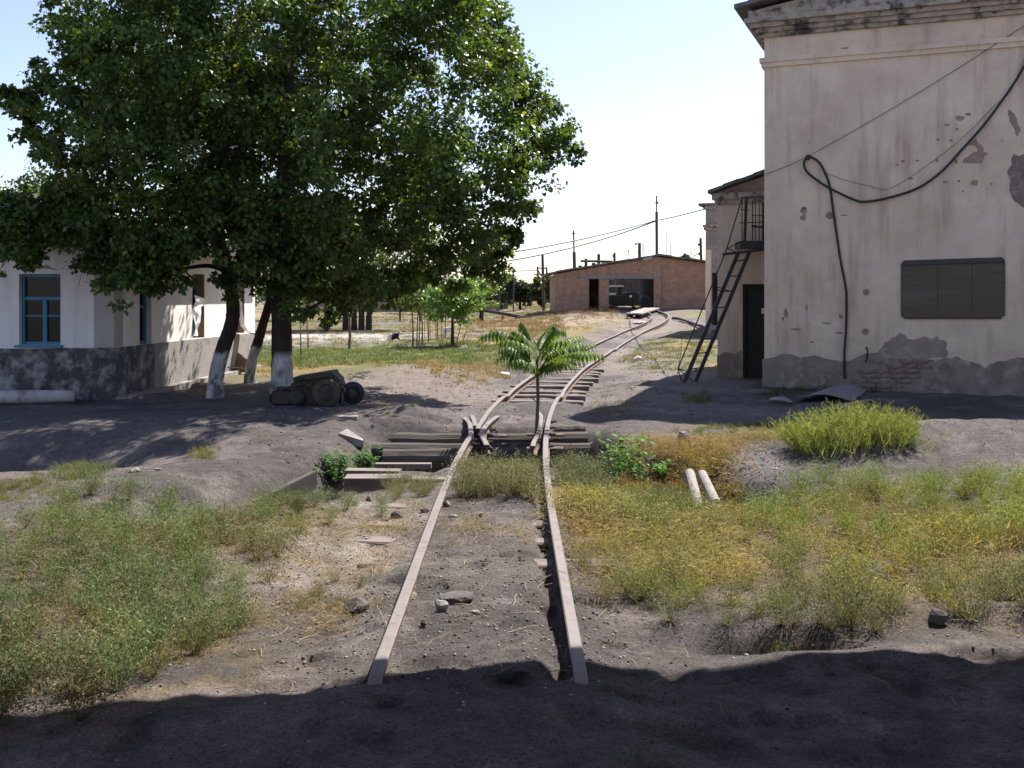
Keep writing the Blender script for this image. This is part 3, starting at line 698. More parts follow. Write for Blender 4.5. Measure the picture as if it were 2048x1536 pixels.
for sg, (xa, za, xb, zb) in ((0, (xl - .55, zl - .05, X_(1315), zp + .05)), (1, (X_(1315), zp + .05, xr + .5, 2.85))):
    mb = MB(); n = 11
    for k in range(n):
        f0, f1 = k / n, (k + 1.08) / n
        p = lambda f, o: (xa + (xb - xa) * f, SY - .28 + random.uniform(-.05, .05), za + (zb - za) * f + o)
        u = random.uniform(0, .05)
        mb.prism([p(f0, u), p(f1, u), p(f1, u + .10), p(f0, u + .10)], (0, 9.4, 0))
    obj('roof', mb, M['slate'], sh)
obj('roof_patch', MB().beam((X_(1285), SY - .33, Z_(520)), (X_(1302), SY - .33, Z_(516)), .3, .14), M['concrete'], sh)
for px_, py_ in ((1187, 531), (1160, 536), (1375, 515)):
    obj('roof_weight', MB().beam((X_(px_ - 3), SY + .1, Z_(py_ - 2)), (X_(px_ + 4), SY + .1, Z_(py_ - 2)), .3, .2), M['dark_stone'], sh)
# dark truck standing behind the open back of the shed
VY = 76.0; vk = VY / FPX
vx = lambda px: (px - 1024) * vk
vz = lambda py: CAMZ - (py - HZ) * vk
tr = thing('parked_truck', (vx(1245), VY, vz(616)), 'dark old truck with white cab roof seen through the shed doorway', 'truck')
obj('body', MB().box((vx(1244), VY + .8, vz(602)), (vx(1278) / 2 - vx(1210) / 2, .8, (vz(591) - vz(613)) / 2)), M['cab_dark'], tr)
cb_ = MB()
for x in (1213, 1229, 1242): cb_.box((vx(x), VY + .06, vz(581.5)), (.06, .05, (vz(573) - vz(590)) / 2))
for x in (1213, 1242): cb_.box((vx(x), VY + 1.5, vz(581.5)), (.06, .05, (vz(573) - vz(590)) / 2))
obj('cab', cb_, M['cab_dark'], tr)
obj('cab_roof', MB().box((vx(1229), VY + .8, vz(572)), (vx(1247) / 2 - vx(1211) / 2, .85, .06)), M['cab_white'], tr)
obj('side_board', MB().box((vx(1222), VY - .03, vz(588)), (.35, .02, .07)), M['cab_white'], tr)
hd = MB().prism([(vx(x), VY + .1, vz(y)) for x, y in ((1246, 590.8), (1246, 585.5), (1262, 584), (1275, 587), (1277, 590.8))], (0, 1.4, 0)); obj('bonnet', hd, M['cab_dark'], tr)
obj('headlight', MB().lathe((vx(1261), VY - .03, vz(593)), (0, -1, 0), [(.09, 0), (.1, .04), (.06, .07)], 10), M['cab_white'], tr)
for x in (1224, 1268):
    for dy in (.05, 1.3):
        obj('wheel', MB().lathe((vx(x), VY + dy, vz(609)), (0, 1, 0), [(.16, -.02), (.30, 0), (.33, .06), (.33, .2), (.30, .25), (.16, .26)], 16), M['rubber'], tr)
obj('yard_fence', MB().prism([(7.2, 88, .6), (13, 88, .6), (13, 88, 3.0), (7.2, 88, 2.9)], (0, .2, 0)), M['dark_shaded'], label='grey yard wall seen through the shed behind the truck', cat='wall')
hp = thing('hoop_frame', (X_(1294), SY + .6, .45), 'thin arched hoop frame with dark cover in the right doorway of the shed', 'frame')
arc = [(X_(1294) + .33 * math.cos(t) * 1.0, SY + .7, Z_(612) + .62 * math.sin(t) ** .7) for t in np.linspace(.001, math.pi - .001, 13)]
obj('hoop', MB().tube(arc, .022, 6), M['pole_steel'], hp)
obj('cover', MB().prism([(x, SY + .74, z_) for x, _, z_ in arc], (0, 1.2, 0)), M['cab_dark'], hp)

# flat wagon pushed off beside the track
wg = thing('flat_wagon', (7.3, 58, .6), 'grey flat plank wagon standing tilted beside the curved track', 'wagon')
w0, w1 = atY(1268, 627.5, 56), atY(1304, 616.5, 60.5)
dv = (w1 - w0); Lw = np.linalg.norm(dv); dv /= Lw; sd_ = np.cross(dv, UP); sd_ /= np.linalg.norm(sd_); up_ = np.cross(sd_, dv)
for k in range(5): obj('plank', MB().obox((w0 + w1) / 2 + sd_ * (-.36 + .18 * k) + up_ * random.uniform(-.01, .012), (dv, sd_, up_), (Lw / 2 + random.uniform(-.1, .1), .083, .03)), M['flat_wagon'], wg)
obj('frame', MB().obox((w0 + w1) / 2 + sd_ * .36 - up_ * .115, (dv, sd_, up_), (Lw / 2 - .1, .04, .08)).obox((w0 + w1) / 2 - sd_ * .36 - up_ * .115, (dv, sd_, up_), (Lw / 2 - .1, .04, .08)), M['iron'], wg)
for f in (.14, .42, .62):
    for s_ in (-1, 1):
        c = w0 + dv * Lw * f + sd_ * .29 * s_ - up_ * .26
        obj('wheel', MB().lathe(c, sd_, [(.05, -.06), (.19, -.05), (.19, 0), (.16, .01), (.16, .05), (.05, .06)], 14), M['scrap'], wg)

# ================================================================== whitewashed house on the left
A3 = np.array([-6.14, 15.97, 0]); S3 = np.array([.053, .9986, 0]); F3 = np.array([-.9986, .053, 0])
NS3 = np.array([.9986, -.053, 0]); NF3 = np.array([-.053, -.9986, 0])
hs = thing('whitewashed_house', A3, 'low whitewashed house with blue window and dark plinth at the left', 'house')
EZ = 2.43
wA, wB = hit(38, 548, A3, NF3), hit(121, 690, A3, NF3)
t0, t1 = tt(wB, A3, F3), tt(wA, A3, F3); za, zb = wB[2], wA[2]
obj('front_wall', wall_open(MB(), A3, F3, NF3, 8, -.5, EZ, [(t0, t1, za, zb)], .32), M['whitewash'], hs)
sw = []
for xa, xb in ((279, 303), (385, 409), (473, 489)):
    sw.append((tt(hit(xa, 620, A3, NS3), A3, S3), tt(hit(xb, 620, A3, NS3), A3, S3)))
SL = tt(hit(510, 650, A3, NS3), A3, S3)
obj('side_wall', wall_open(MB(), A3 + S3 * .0, S3, NS3, SL, -.5, EZ - .002, [(a, b, .80, 2.02) for a, b in sw], .32, 0, 0), M['whitewash'], hs)
obj('rear_wall', MB().obox(A3 + F3 * 4.1 + S3 * (SL - .16) + UP * .95, (F3, S3, UP), (3.7, .16, 1.45)), M['whitewash'], hs)
obj('ceiling', MB().obox(A3 + F3 * 4.1 + S3 * SL / 2 + UP * 2.36, (F3, S3, UP), (3.7, SL / 2 - .34, .04)), M['plinth'], hs)
# window in the front: casement with top light
def fbox(ta, tb, z0, z1, dep, th): return MB().obox(A3 + F3 * (ta + tb) / 2 + UP * (z0 + z1) / 2 - NF3 * dep, (F3, NF3, UP), (abs(tb - ta) / 2, th / 2, (z1 - z0) / 2))
trz = hit(82, 597, A3, NF3)[2]; mdt = tt(hit(84, 640, A3, NF3), A3, F3); bar = hit(82, 632, A3, NF3)[2]
wf_ = MB(); e = .045
wf_.obox(A3 + F3 * (t0 + e / 2 + .001) + UP * (za + zb) / 2 - NF3 * .12, (F3, NF3, UP), (e / 2, .04, (zb - za) / 2 - .001))
wf_.obox(A3 + F3 * (t1 - e / 2 - .001) + UP * (za + zb) / 2 - NF3 * .12, (F3, NF3, UP), (e / 2, .04, (zb - za) / 2 - .001))
for zc in (za + e / 2 + .001, zb - e / 2 - .001): wf_.obox(A3 + F3 * (t0 + t1) / 2 + UP * zc - NF3 * .12, (F3, NF3, UP), ((t1 - t0) / 2 - e, .038, e / 2))
win = obj('window', wf_, M['blue_paint'], hs)
obj('transom', fbox(t0 + e, t1 - e, trz - .025, trz + .025, .12, .07), M['blue_paint'], win)
obj('mullion', fbox(mdt - .03, mdt + .03, za + e, trz - .026, .12, .072), M['blue_paint'], win)
obj('glazing_bar', fbox(t0 + e, mdt - .031, bar - .012, bar + .012, .12, .05), M['blue_paint'], win)
obj('glazing_bar', fbox(mdt + .031, t1 - e, bar - .012, bar + .012, .12, .05), M['blue_paint'], win)
for (a, b, c, d) in ((t0 + e, t1 - e, trz + .026, zb - e), (t0 + e, mdt - .031, bar + .013, trz - .026), (mdt + .031, t1 - e, bar + .013, trz - .026), (t0 + e, mdt - .031, za + e, bar - .013), (mdt + .031, t1 - e, za + e, bar - .013)):
    obj('pane', fbox(a, b, c, d, .125, .008), M['glass'], win)
obj('sill', MB().obox(A3 + F3 * (t0 + t1) / 2 + UP * (za - .02) + NF3 * .02, (F3, NF3, UP), ((t1 - t0) / 2 + .04, .05, .018)), M['blue_paint'], win)
obj('lintel_crack', MB().prism([hit(x, y, A3, NF3, .008) for x, y in [(40, 536), (62, 534), (85, 533), (92, 529), (104, 536), (118, 541), (104, 539), (90, 537), (60, 538)]], -NF3 * .0075), M['bare_render'], hs)
obj('plaster_chip', MB().prism([hit(x, y, A3, NF3, .006) for x, y in [(84, 505), (95, 504), (92, 511), (89, 511)]], -NF3 * .0055), M['bare_render'], hs)
# side windows: one dark and blue framed in the shade, one open with torn plastic, one with a sheet hanging out
def sbox(ta, tb, z0, z1, dep, th): return MB().obox(A3 + S3 * (ta + tb) / 2 + UP * (z0 + z1) / 2 - NS3 * dep, (S3, NS3, UP), (abs(tb - ta) / 2, th / 2, (z1 - z0) / 2))
(a, b) = sw[0]
f_ = MB()
for q in (sbox(a + .001, a + .06, .801, 2.019, .12, .06), sbox(b - .06, b - .001, .801, 2.019, .12, .06), sbox(a + .061, b - .061, .801, .86, .12, .058), sbox(a + .061, b - .061, 1.95, 2.019, .12, .058), sbox(a + .061, b - .061, 1.40, 1.45, .12, .05)): f_.add(q.v, q.f)
w1_ = obj('window', f_, M['blue_paint'], hs); obj('pane', sbox(a + .061, b - .061, .861, 1.949, .13, .01), M['glass'], w1_)
for i in (1, 2):
    a, b = sw[i]
    f_ = MB()
    for q in (sbox(a + .001, a + .07, .801, 2.019, .17, .06), sbox(b - .07, b - .001, .801, 2.019, .17, .06), sbox(a + .071, b - .071, 1.93, 2.019, .17, .058), sbox(a + .071, b - .071, 1.40, 1.46, .17, .05)): f_.add(q.v, q.f)
    wi = obj('window', f_, M['blue_paint'], hs)
    obj('pane', sbox(a + .071, b - .071, 1.461, 1.929, .18, .01), M['glass'], wi)
    obj('reveal', MB().obox(A3 + S3 * (b - .012) + UP * 1.41 - NS3 * .07, (S3, NS3, UP), (.010, .068, .6)), M['jamb'], hs)
def cloth(rows_):
    mb = MB(); n = len(rows_[0]); V = [p for r_ in rows_ for p in r_]
    F = [(i * n + j, i * n + j + 1, (i + 1) * n + j + 1, (i + 1) * n + j) for i in range(len(rows_) - 1) for j in range(n - 1)]
    mb.add(V, F)
    V2 = [np.array(p) + NS3 * .006 for p in V]; b0 = len(V); mb.add(V2, [f[::-1] for f in F]); return mb
a, b = sw[1]
rows_ = []
for i, zz in enumerate((1.62, 1.52, 1.40, 1.25, 1.10, .98, .85)):
    w = (1.0, .95, .55, .45, .55, .35, .25)[i]
    rows_.append([A3 + S3 * (a + .02 + (b - a) * w * f) + UP * (zz - .10 * f * (i < 2)) + NS3 * (.02 + .03 * math.sin(3 * f + i * 1.7)) for f in np.linspace(0, 1, 6)])
obj('plastic_sheet', cloth(rows_), M['plastic'], smooth=False, label='torn white plastic sheet hanging in the open side window of the whitewashed house', cat='plastic sheet')
a, b = sw[2]
rows_ = []
for i, (zz, o) in enumerate(((1.95, .01), (1.6, .03), (1.2, .05), (.98, .09), (.86, .2), (.80, .42))):
    rows_.append([A3 + S3 * (a - .05 + (b - a) * .62 * f) + UP * (zz - .06 * f * (i > 3)) + NS3 * (o + .015 * math.sin(4 * f)) for f in np.linspace(0, 1, 4)])
obj('bent_sheet', cloth(rows_), M['asbestos'], label='pale bent sheet curling out of the last side window of the house', cat='sheet')
# plinths
pf = [hit(x, y, A3, NF3, .02) for x, y in [(-40, 700), (0, 697), (60, 698), (120, 696), (170, 696), (226, 695)]]
obj('plinth', MB().prism([A3 + NF3 * .02 + F3 * 8 + UP * .8] + pf + [A3 + NF3 * .02 - UP * .5, A3 + NF3 * .02 + F3 * 8 - UP * .5], -NF3 * .0195), M['plinth_black'], hs)
obj('plinth', MB().prism([A3 + NS3 * .02 + UP * q + S3 * t for t, q in ((-.02, .805), (1.5, .80), (1.52, -.5), (-.02, -.5))], -NS3 * .0195), M['plinth_black'], hs, label='black tarred end of the plinth by the corner')
obj('plinth', MB().prism([A3 + NS3 * .02 + UP * q + S3 * t for t, q in ((1.521, .80), (SL, .775), (SL, -.5), (1.521, -.5))], -NS3 * .0195), M['plinth_grey'], hs)
obj('footing', MB().obox(A3 + NS3 * .06 + S3 * SL / 2 - UP * .2, (S3, NS3, UP), (SL / 2, .12, .25)), M['stone'], hs)
# hipped roof of old sheets
ov = .38; Lf_ = 8.0
c00 = A3 + NS3 * ov + NF3 * ov; c01 = A3 + NS3 * ov + S3 * (SL + ov); c10 = A3 + F3 * (Lf_ + ov) + NF3 * ov; c11 = A3 + F3 * (Lf_ + ov) + S3 * (SL + ov)
r0 = A3 + F3 * 3.2 + S3 * SL / 2; r1 = A3 + F3 * (Lf_ - 3.2) + S3 * SL / 2
ez, rz_ = EZ + .06, 3.5
def up(p, z_): return np.array([p[0], p[1], z_])
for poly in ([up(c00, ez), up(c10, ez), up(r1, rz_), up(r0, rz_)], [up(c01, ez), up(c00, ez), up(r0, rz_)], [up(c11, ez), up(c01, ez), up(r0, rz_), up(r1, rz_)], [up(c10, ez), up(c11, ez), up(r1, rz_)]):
    obj('roof_slope', MB().prism(poly, (0, 0, .05)), M['dark_shaded'], hs)
obj('eave_board', MB().beam(up(c00, ez - .075), up(c10, ez - .075), .03, .15), M['eave'], hs)
obj('eave_board', MB().beam(up(c00, ez - .075) + S3 * .02, up(c01, ez - .075), .03, .15), M['eave'], hs)
obj('soffit', MB().obox(A3 + F3 * Lf_ / 2 + NF3 * (ov / 2 + .01) + UP * (EZ + .005), (F3, NF3, UP), (Lf_ / 2 + ov - .03, ov / 2 - .02, .012)), M['eave'], hs)
obj('soffit', MB().obox(A3 + S3 * SL / 2 + NS3 * (ov / 2 + .01) + UP * (EZ + .005), (S3, NS3, UP), (SL / 2 - .01, ov / 2 - .02, .012)), M['eave'], hs)

# ================================================================== unseen roof added over the end of the track to cast the foreground shade
cp = thing('shade_canopy', (0, 2, 0), 'unseen corrugated roof on posts added to shade the near end of the track', 'canopy')
CH = 4.3
ey = lambda x: 7.20 + (.10 if x > 1.97 else .24) * (x - 1.97)                                     # front eave, skewed to shape the edge of the shade
mb = MB()
xs = np.linspace(-12, 13, 90)
for a, b in zip(xs[:-1], xs[1:]):
    zb_ = CH + .02 * math.sin(a * 9)
    mb.prism([(a, ey(a), zb_), (b + .005, ey(b), zb_), (b + .005, -9, CH + .9), (a, -9, CH + .9)], (0, 0, .03))
obj('roof_sheet', mb, M['slate'], cp)
for x in (-10.5, 10.5):
    for y in (3.3 if x < 0 else 6.3, -1, -8): obj('post', MB().box((x, y, 2.05), (.09, .09, 2.2)), M['old_wood'], cp)
for y in (3.3, -1, -8): obj('beam', MB().box((0, y, CH - .06 + (6.3 - y) * .055), (11, .08, .10)), M['old_wood'], cp)

# ================================================================== the railway
def sweep_rail(path, head=.058, hh=.105, foot=.088, name='rail', **k):
    """I-section rail along path (points on top of the head)"""
    P = np.array(path, float); T = np.gradient(P, axis=0); T /= np.linalg.norm(T, axis=1)[:, None]
    h = head / 2; w = .009; f = foot / 2
    prof = [(-h + .006, 0), (h - .006, 0), (h, -.006), (h, -.026), (w, -.036), (w, -hh + .016), (f, -hh + .006), (f, -hh), (-f, -hh), (-f, -hh + .006), (-w, -hh + .016), (-w, -.036), (-h, -.026), (-h, -.006)]
    n = len(prof); mb = MB(); V = []
    for p, t in zip(P, T):
        sd = np.cross(t, UP); sd /= np.linalg.norm(sd); u = np.cross(sd, t)
        for (a, b) in prof: V.append(p + sd * a + u * b)
    F = []; mi = []
    for i in range(len(P) - 1):
        for j in range(n):
            F.append((i * n + j, i * n + (j + 1) % n, (i + 1) * n + (j + 1) % n, (i + 1) * n + j)); mi.append(0 if j in (0, 1, 13) else 1)
    F += [tuple(range(n))[::-1], tuple((len(P) - 1) * n + i for i in range(n))]; mi += [1, 1]
    mb.v = V; mb.f = F; mb.m = mi
    return obj(name, mb, [M['rail_top'], M['rail_side']], **k)
def smooth_path(xy):
    q = crom([(x, y, rail_z(y)) for x, y in xy], 6); return q
ys = np.concatenate([np.arange(3.95, 16, .35), np.arange(16, 30, .8), np.arange(30, 66, 1.0)])
ker = np.array([.25, .5, .25])
rxs = rail_x(ys); 
for _ in range(3): rxs[1:-1] = np.convolve(rxs, ker, 'valid')
RP = np.stack([rxs, ys, rail_z(ys)], 1)
RP[:, 2] -= .085 * (1 - sst(ys, 3.95, 4.35)); RP[:, 0] += (fbm(ys * .5, ys * 0, 2, 3) - .5) * .012
tn = np.gradient(RP[:, :2], axis=0); tn /= np.linalg.norm(tn, axis=1)[:, None]
LP = RP.copy(); LP[:, 0] = RP[:, 0] - tn[:, 1] * GAUGE; LP[:, 1] = RP[:, 1] + tn[:, 0] * GAUGE
sweep_rail(crom(RP, 3), name='rail', label='long continuous right hand rail running from the foreground dust to the shed', cat='rail')
near = [p for p in LP if p[1] < 11.3]
wing = [(-.46, 11.62, .062), (-.485, 12.1, .062), (-.515, 12.6, .062), (-.575, 13.0, .062), (-.66, 13.4, .062)]
sweep_rail(crom(near + [np.array(w) for w in wing], 3), name='rail', label='foreground left hand rail whose end bends outward to the left', cat='rail')
vee = [(-.405, 12.1, .062), (-.375, 12.8, .062), (-.34, 13.5, .062)]
sweep_rail(crom([np.array(w) for w in vee] + [p for p in LP if p[1] > 14.1], 3), name='rail', label='left hand rail beyond the gap curving away to the shed', cat='rail')
sweep_rail([(-.435, 12.35, .062), (-.475, 12.9, .062), (-.52, 13.42, .064)], name='rail_stub', label='short rail stub forming the left arm of the V at the gap', cat='rail')
sweep_rail(crom([(-.262, 10.78, .06), (-.29, 11.1, .06), (-.335, 11.55, .062), (-.335, 12.05, .062), (-.30, 12.55, .062), (-.235, 13.1, .062), (-.18, 13.4, .06)], 4), name='wing_rail', label='bent wing rail between the two tracks rails, its near end curving right', cat='rail')
fl = thing('fish_plate', (-.27, 10.75, 0), 'flat iron bar sticking out below the near end of the bent wing rail', 'iron bar')
obj('bar', MB().beam((-.285, 10.98, .0), (-.235, 10.72, -.12), .05, .014), M['rail_side'], fl)
obj('bolt', MB().lathe((-.265, 10.80, .02), (1, 0, 0), [(.018, 0), (.018, .05), (.01, .06)], 8), M['iron'], fl)
sweep_rail(crom([(.215, 10.78, .05), (.235, 11.1, .055), (.285, 11.6, .06), (.325, 12.2, .06), (.355, 12.8, .06), (.375, 13.4, .06), (.36, 13.8, .06)], 4), head=.05, name='check_rail', label='short guard rail close inside the right hand rail at the gap', cat='rail')
# iron base plate, clips and bolts of the crossing
for n_, (x, y, w, l, r) in enumerate(((-.40, 11.45, .17, .06, 0), (-.30, 12.25, .24, .07, .2), (-.43, 12.9, .22, .07, .1), (.36, 11.3, .2, .08, 0), (.40, 12.4, .22, .08, 0), (.44, 13.0, .2, .08, 0))):
    set_props(obj('tie_plate', MB().box((x, y, -.052), (w, l, .008), r), M['rail_side']), 'rusty iron plate under the %s' % ['left rail just before the gap', 'bent wing rail and the V', 'arms of the V beyond the gap', 'right rail at the near end of the guard rail', 'right rail at the middle of the guard rail', 'right rail at the far end of the guard rail'][n_], 'plate', 'iron plates under the rail crossing')
for n_, (x, y, z_) in enumerate(((-.395, 11.2, .0), (-.395, 11.5, .0), (-.25, 11.3, .01), (-.26, 11.9, .0), (-.24, 12.4, 0), (.40, 11.05, 0), (.42, 11.5, 0), (.46, 12.0, 0), (.48, 12.6, 0), (.52, 13.2, 0), (-.42, 10.2, -.02), (-.43, 9.6, -.02))):
    set_props(obj('bolt', MB().lathe((x - .03, y, z_), (1, 0, .1), [(.022, 0), (.022, .03), (.013, .035), (.013, .075)], 6), M['rail_side']), 'rusty bolt %s' % ['right of the left rail at the nearest dark beam', 'right of the left rail between the beams', 'on the near end of the bent wing rail', 'on the middle of the bent wing rail', 'on the far end of the bent wing rail', 'right of the right rail at the nearest dark beam', 'right of the right rail between the beams', 'right of the right rail at the farthest beam', 'right of the right rail behind the beams', 'right of the right rail where it leaves the beams', 'beside the left rail in front of the beams', 'beside the left rail among grey weeds'][n_], 'bolt', 'bolts at the rail crossing')
# sleepers
def plank_mesh(L, w, h, seed, bev=.012):
    r = random.Random(seed); b = MB(); n = 6
    V = []; 
    for i in range(n + 1):
        x = -L / 2 + L * i / n; dw = r.uniform(-.012, .012); dz = r.uniform(-.008, .006)
        for sx, sz in ((-1, -1), (1, -1), (1, 1), (-1, 1)): V.append((x, sx * (w / 2 + dw), sz * h / 2 + dz))
    F = [(0, 1, 2, 3)[::-1], tuple(n * 4 + i for i in range(4))]
    for i in range(n):
        for j in range(4): F.append((i * 4 + j, i * 4 + (j + 1) % 4, i * 4 + 4 + (j + 1) % 4, i * 4 + 4 + j))
    b.v = V; b.f = F; b.m = [0] * len(F)
    me = bpy.data.meshes.new('sleeper'); me.from_pydata(b.v, [], b.f)
    bb = bmesh.new(); bb.from_mesh(me); bmesh.ops.recalc_face_normals(bb, faces=bb.faces); bmesh.ops.bevel(bb, geom=bb.edges[:], offset=bev, segments=1, affect='EDGES'); bb.to_mesh(me); bb.free()
    return me
SLM = [plank_mesh(1.45, .17, .14, s) for s in range(4)]
for me in SLM: me.materials.append(M['old_wood'])
def sleeper(x, y, z_, ang, label, group, me=None, sc=1.0, name='railway_sleeper', tilt_=(0, 0)):
    o = bpy.data.objects.new(name, me or SLM[int(abs(y * 7)) % 4]); C.objects.link(o)
    o.location = (x, y, z_); o.rotation_euler = (tilt_[0], tilt_[1], ang); o.scale = (sc, 1, 1)
    return set_props(o, label, 'sleeper', group)
for i, (y, xa, xb) in enumerate(((6.42, -.95, .70), (7.02, -1.18, .80), (7.52, -1.22, .72), (8.15, -1.05, .78), (9.22, -.9, .92))):
    sleeper((xa + xb) / 2, y, -.104 + (.03 if y > 9 else 0), .01 * (i - 2), ['worn sleeper end nearest the camera right of the rails', 'worn sleeper just behind the nearest one, both ends showing', 'half buried sleeper behind a clump of dry straw left of the rails', 'sleeper buried under yellow weeds', 'square cut sleeper end in the grey weeds by the ditch'][i], 'sleepers half buried in the foreground', sc=(xb - xa) / 1.45)
ORD = ['nearest', 'second', 'third', 'fourth', 'fifth', 'sixth', 'seventh', 'eighth', 'ninth', 'tenth', 'eleventh', 'twelfth']
y = 16.25
for i in range(9):
    xr_ = float(np.interp(y, RP[:, 1], RP[:, 0])); sl = float(np.interp(y + 1, RP[:, 1], RP[:, 0])) - xr_
    sleeper(xr_ - GAUGE / 2 + random.uniform(.0, .1), y, -.112 + random.uniform(-.01, .012), -math.atan(sl) + random.uniform(-.04, .04), 'weathered sleeper under the rails beyond the young tree, %s of them counted from the tree' % ORD[i], 'sleepers beyond the young tree')
    y += random.uniform(.82, .98)
# beams bridging the ditch, planks beside it
BM = {}
def beam_thing(px0, px1, py, dia, mat, label, z_=-.06, rnd=True, name='timber_beam', skew=0, cat='beam', group=None):
    y = (CAMZ - z_) * FPX / (py - HZ); x0 = (px0 - 1024) / FPX * y; x1 = (px1 - 1024) / FPX * y
    r = random.Random(int(px0 + py)); mb = MB(); n = 9
    if rnd:
        mb.tube([(x0 + (x1 - x0) * i / n, y + dia / 2 + r.uniform(-.008, .008) + skew * i / n, z_ - dia / 2 + r.uniform(-.008, .008)) for i in range(n + 1)], [dia / 2 * r.uniform(.92, 1.06) for _ in range(n + 1)], 12)
    else:
        mb.beam((x0, y + dia / 2, z_ - dia / 4), (x1, y + dia / 2 + skew, z_ - dia / 4), dia, dia / 2)
    o = obj(name, mb, mat, org=((x0 + x1) / 2, y, z_), smooth=False, label=label, cat=cat, group=group)
    return o
beam_thing(768, 1176, 868, .25, M['dark_beam'], 'farthest dark round beam bridging the ditch under the rails')
beam_thing(1110, 1172, 853, .13, M['dark_beam'], 'short dark timber block behind the farthest beam right of the rails', z_=.0)
beam_thing(742, 1182, 888, .20, M['dark_beam'], 'long middle beam across the ditch with pale worn top')
beam_thing(764, 1064, 899, .27, M['dark_beam'], 'nearest thick dark beam across the ditch', z_=-.08)
beam_thing(750, 862, 928, .10, M['old_wood'], 'thin pale board lying in front of the dark beams', z_=-.08, rnd=False, name='board', cat='board')
beam_thing(966, 1046, 932, .09, M['old_wood'], 'thin pale board between the rails in front of the dark beams', z_=-.10, rnd=False, name='board', cat='board')
beam_thing(690, 800, 941, .16, M['old_wood'], 'flat plank left of the rails, farther of the two by the leafy weeds', z_=-.06, rnd=False, name='board', cat='board', skew=-.05)
beam_thing(687, 800, 957, .24, M['old_wood'], 'thick plank left of the rails, nearer of the two by the leafy weeds', z_=-.06, rnd=False, name='board', cat='board', skew=.02)
o = obj('concrete_edge', MB().beam(at(1182, 886, -.06), at(1210, 924, -.28), .03, .04), M['stone'], label='narrow pale kerb strip sloping from the beams into the ditch', cat='kerb')
# steel channel edging the ditch on the left
e0, e1 = at(512, 1004, .02), at(632, 944, -.02)
ch = thing('steel_channel', (e0 + e1) / 2, 'dark steel channel lying slanted along the ditch edge left of the rails', 'channel')
dvv = (e1 - e0) / np.linalg.norm(e1 - e0); sdv = np.cross(dvv, UP)
obj('web', MB().beam(e0 - UP * .07, e1 - UP * .07, .015, .15), M['iron'], ch)
obj('flange', MB().beam(e0 - sdv * .018 + UP * .004, e1 - sdv * .018 + UP * .004, .036, .014), M['scrap'], ch)
obj('flange', MB().beam(e0 - sdv * .045 - UP * .14, e1 - sdv * .045 - UP * .14, .09, .014), M['iron'], ch)
# pipes in the ditch on the right
for (x0, y0, x1, y1, za_, zb2, lab) in ((1379, 948, 1396, 1012, .02, -.24, 'left and longer of two chalky pipes leaning in the ditch'), (1404, 950, 1428, 1000, .0, -.22, 'right and shorter of two chalky pipes leaning in the ditch')):
    p0, p1 = at(x0, y0, za_), at(x1, y1, zb2 + .1)
    dq = p1 - p0; mb = MB().tube([p0 + dq * f for f in np.linspace(-.02, 1.15, 7)], .047, 14)
    obj('leaning_pipe', mb, M['pipe'], smooth=False, label=lab, cat='pipe')

# ================================================================== stones
def rock_mesh(seed, sx, sy, sz, sub=2):
    bm = bmesh.new(); bmesh.ops.create_icosphere(bm, subdivisions=sub, radius=1)
    r = random.Random(seed); cuts = [(Vector((r.gauss(0, 1), r.gauss(0, 1), r.gauss(0, 1))).normalized(), r.uniform(.5, .85)) for _ in range(9)]
    for v in bm.verts:
        for n, d in cuts:
            q = v.co.dot(n)
            if q > d: v.co -= n * (q - d)
        v.co = Vector((v.co.x * sx, v.co.y * sy, v.co.z * sz)) * (1 + r.uniform(-.04, .04))
    me = bpy.data.meshes.new('rock'); bm.to_mesh(me); bm.free(); return me
def rock(px, py, w, h, mat, label, name='stone', seed=0, cat='stone', lift=.3):
    p = gnd(px, py); s = p[1] / FPX
    me = rock_mesh(seed + int(px), w / 2 * s * 1.15, w / 2 * s * .85, h / 2 * s * 1.2); me.materials.append(M[mat])
    o = bpy.data.objects.new(name, me); C.objects.link(o); o.location = (p[0], p[1], p[2] + h * s * lift); o.rotation_euler = (0, 0, random.uniform(0, 6))
    return set_props(o, label, cat)
rock(881, 1222, 40, 28, 'stone', 'rounded pale stone lying between the rails in the foreground')
rock(951, 1228, 18, 11, 'stone', 'small pale pebble right of the rounded stone between the rails')
rock(912, 1200, 74, 20, 'dark_stone', 'dark cindery clod behind the rounded stone between the rails', 'clod', cat='clod')
rock(714, 1222, 66, 30, 'dark_stone', 'flat dark stone left of the left rail in the foreground')
rock(1874, 1246, 44, 34, 'dark_stone', 'dark angular stone on the bank at the right')
rock(1742, 1330, 22, 16, 'dark_stone', 'dark clod near the shade edge at the right', 'clod', cat='clod')
rock(848, 1252, 14, 18, 'dark_stone', 'small black clod beside the left rail', 'clod', cat='clod')
rock(793, 1036, 26, 18, 'dark_stone', 'dark pointed stone by the half buried sleeper left of the rails')
rock(770, 1044, 18, 10, 'dark_stone', 'small dark stone left of the pointed stone')
rock(848, 1024, 22, 12, 'dark_stone', 'dark stone against the left rail by the weeds')
rock(893, 1013, 14, 14, 'stone', 'small white stone against the inner side of the left rail')
rock(962, 1034, 16, 16, 'stone', 'small white stone between the rails near the grey weeds')
rock(905, 1034, 18, 8, 'stone', 'flat pale chip between the rails by the left rail')
rock(740, 1000, 16, 14, 'stone', 'white stone below the thick plank')
rock(1367, 892, 34, 36, 'stone', 'grey upright rock among brown weeds at the ditch')
rock(1473, 970, 26, 14, 'stone', 'white stone on the gravel beside the pipes')
rock(270, 944, 26, 10, 'stone', 'pale flat stone on the bank at the left')
rock(316, 940, 12, 6, 'stone', 'small pale stone on the bank right of the flat one')
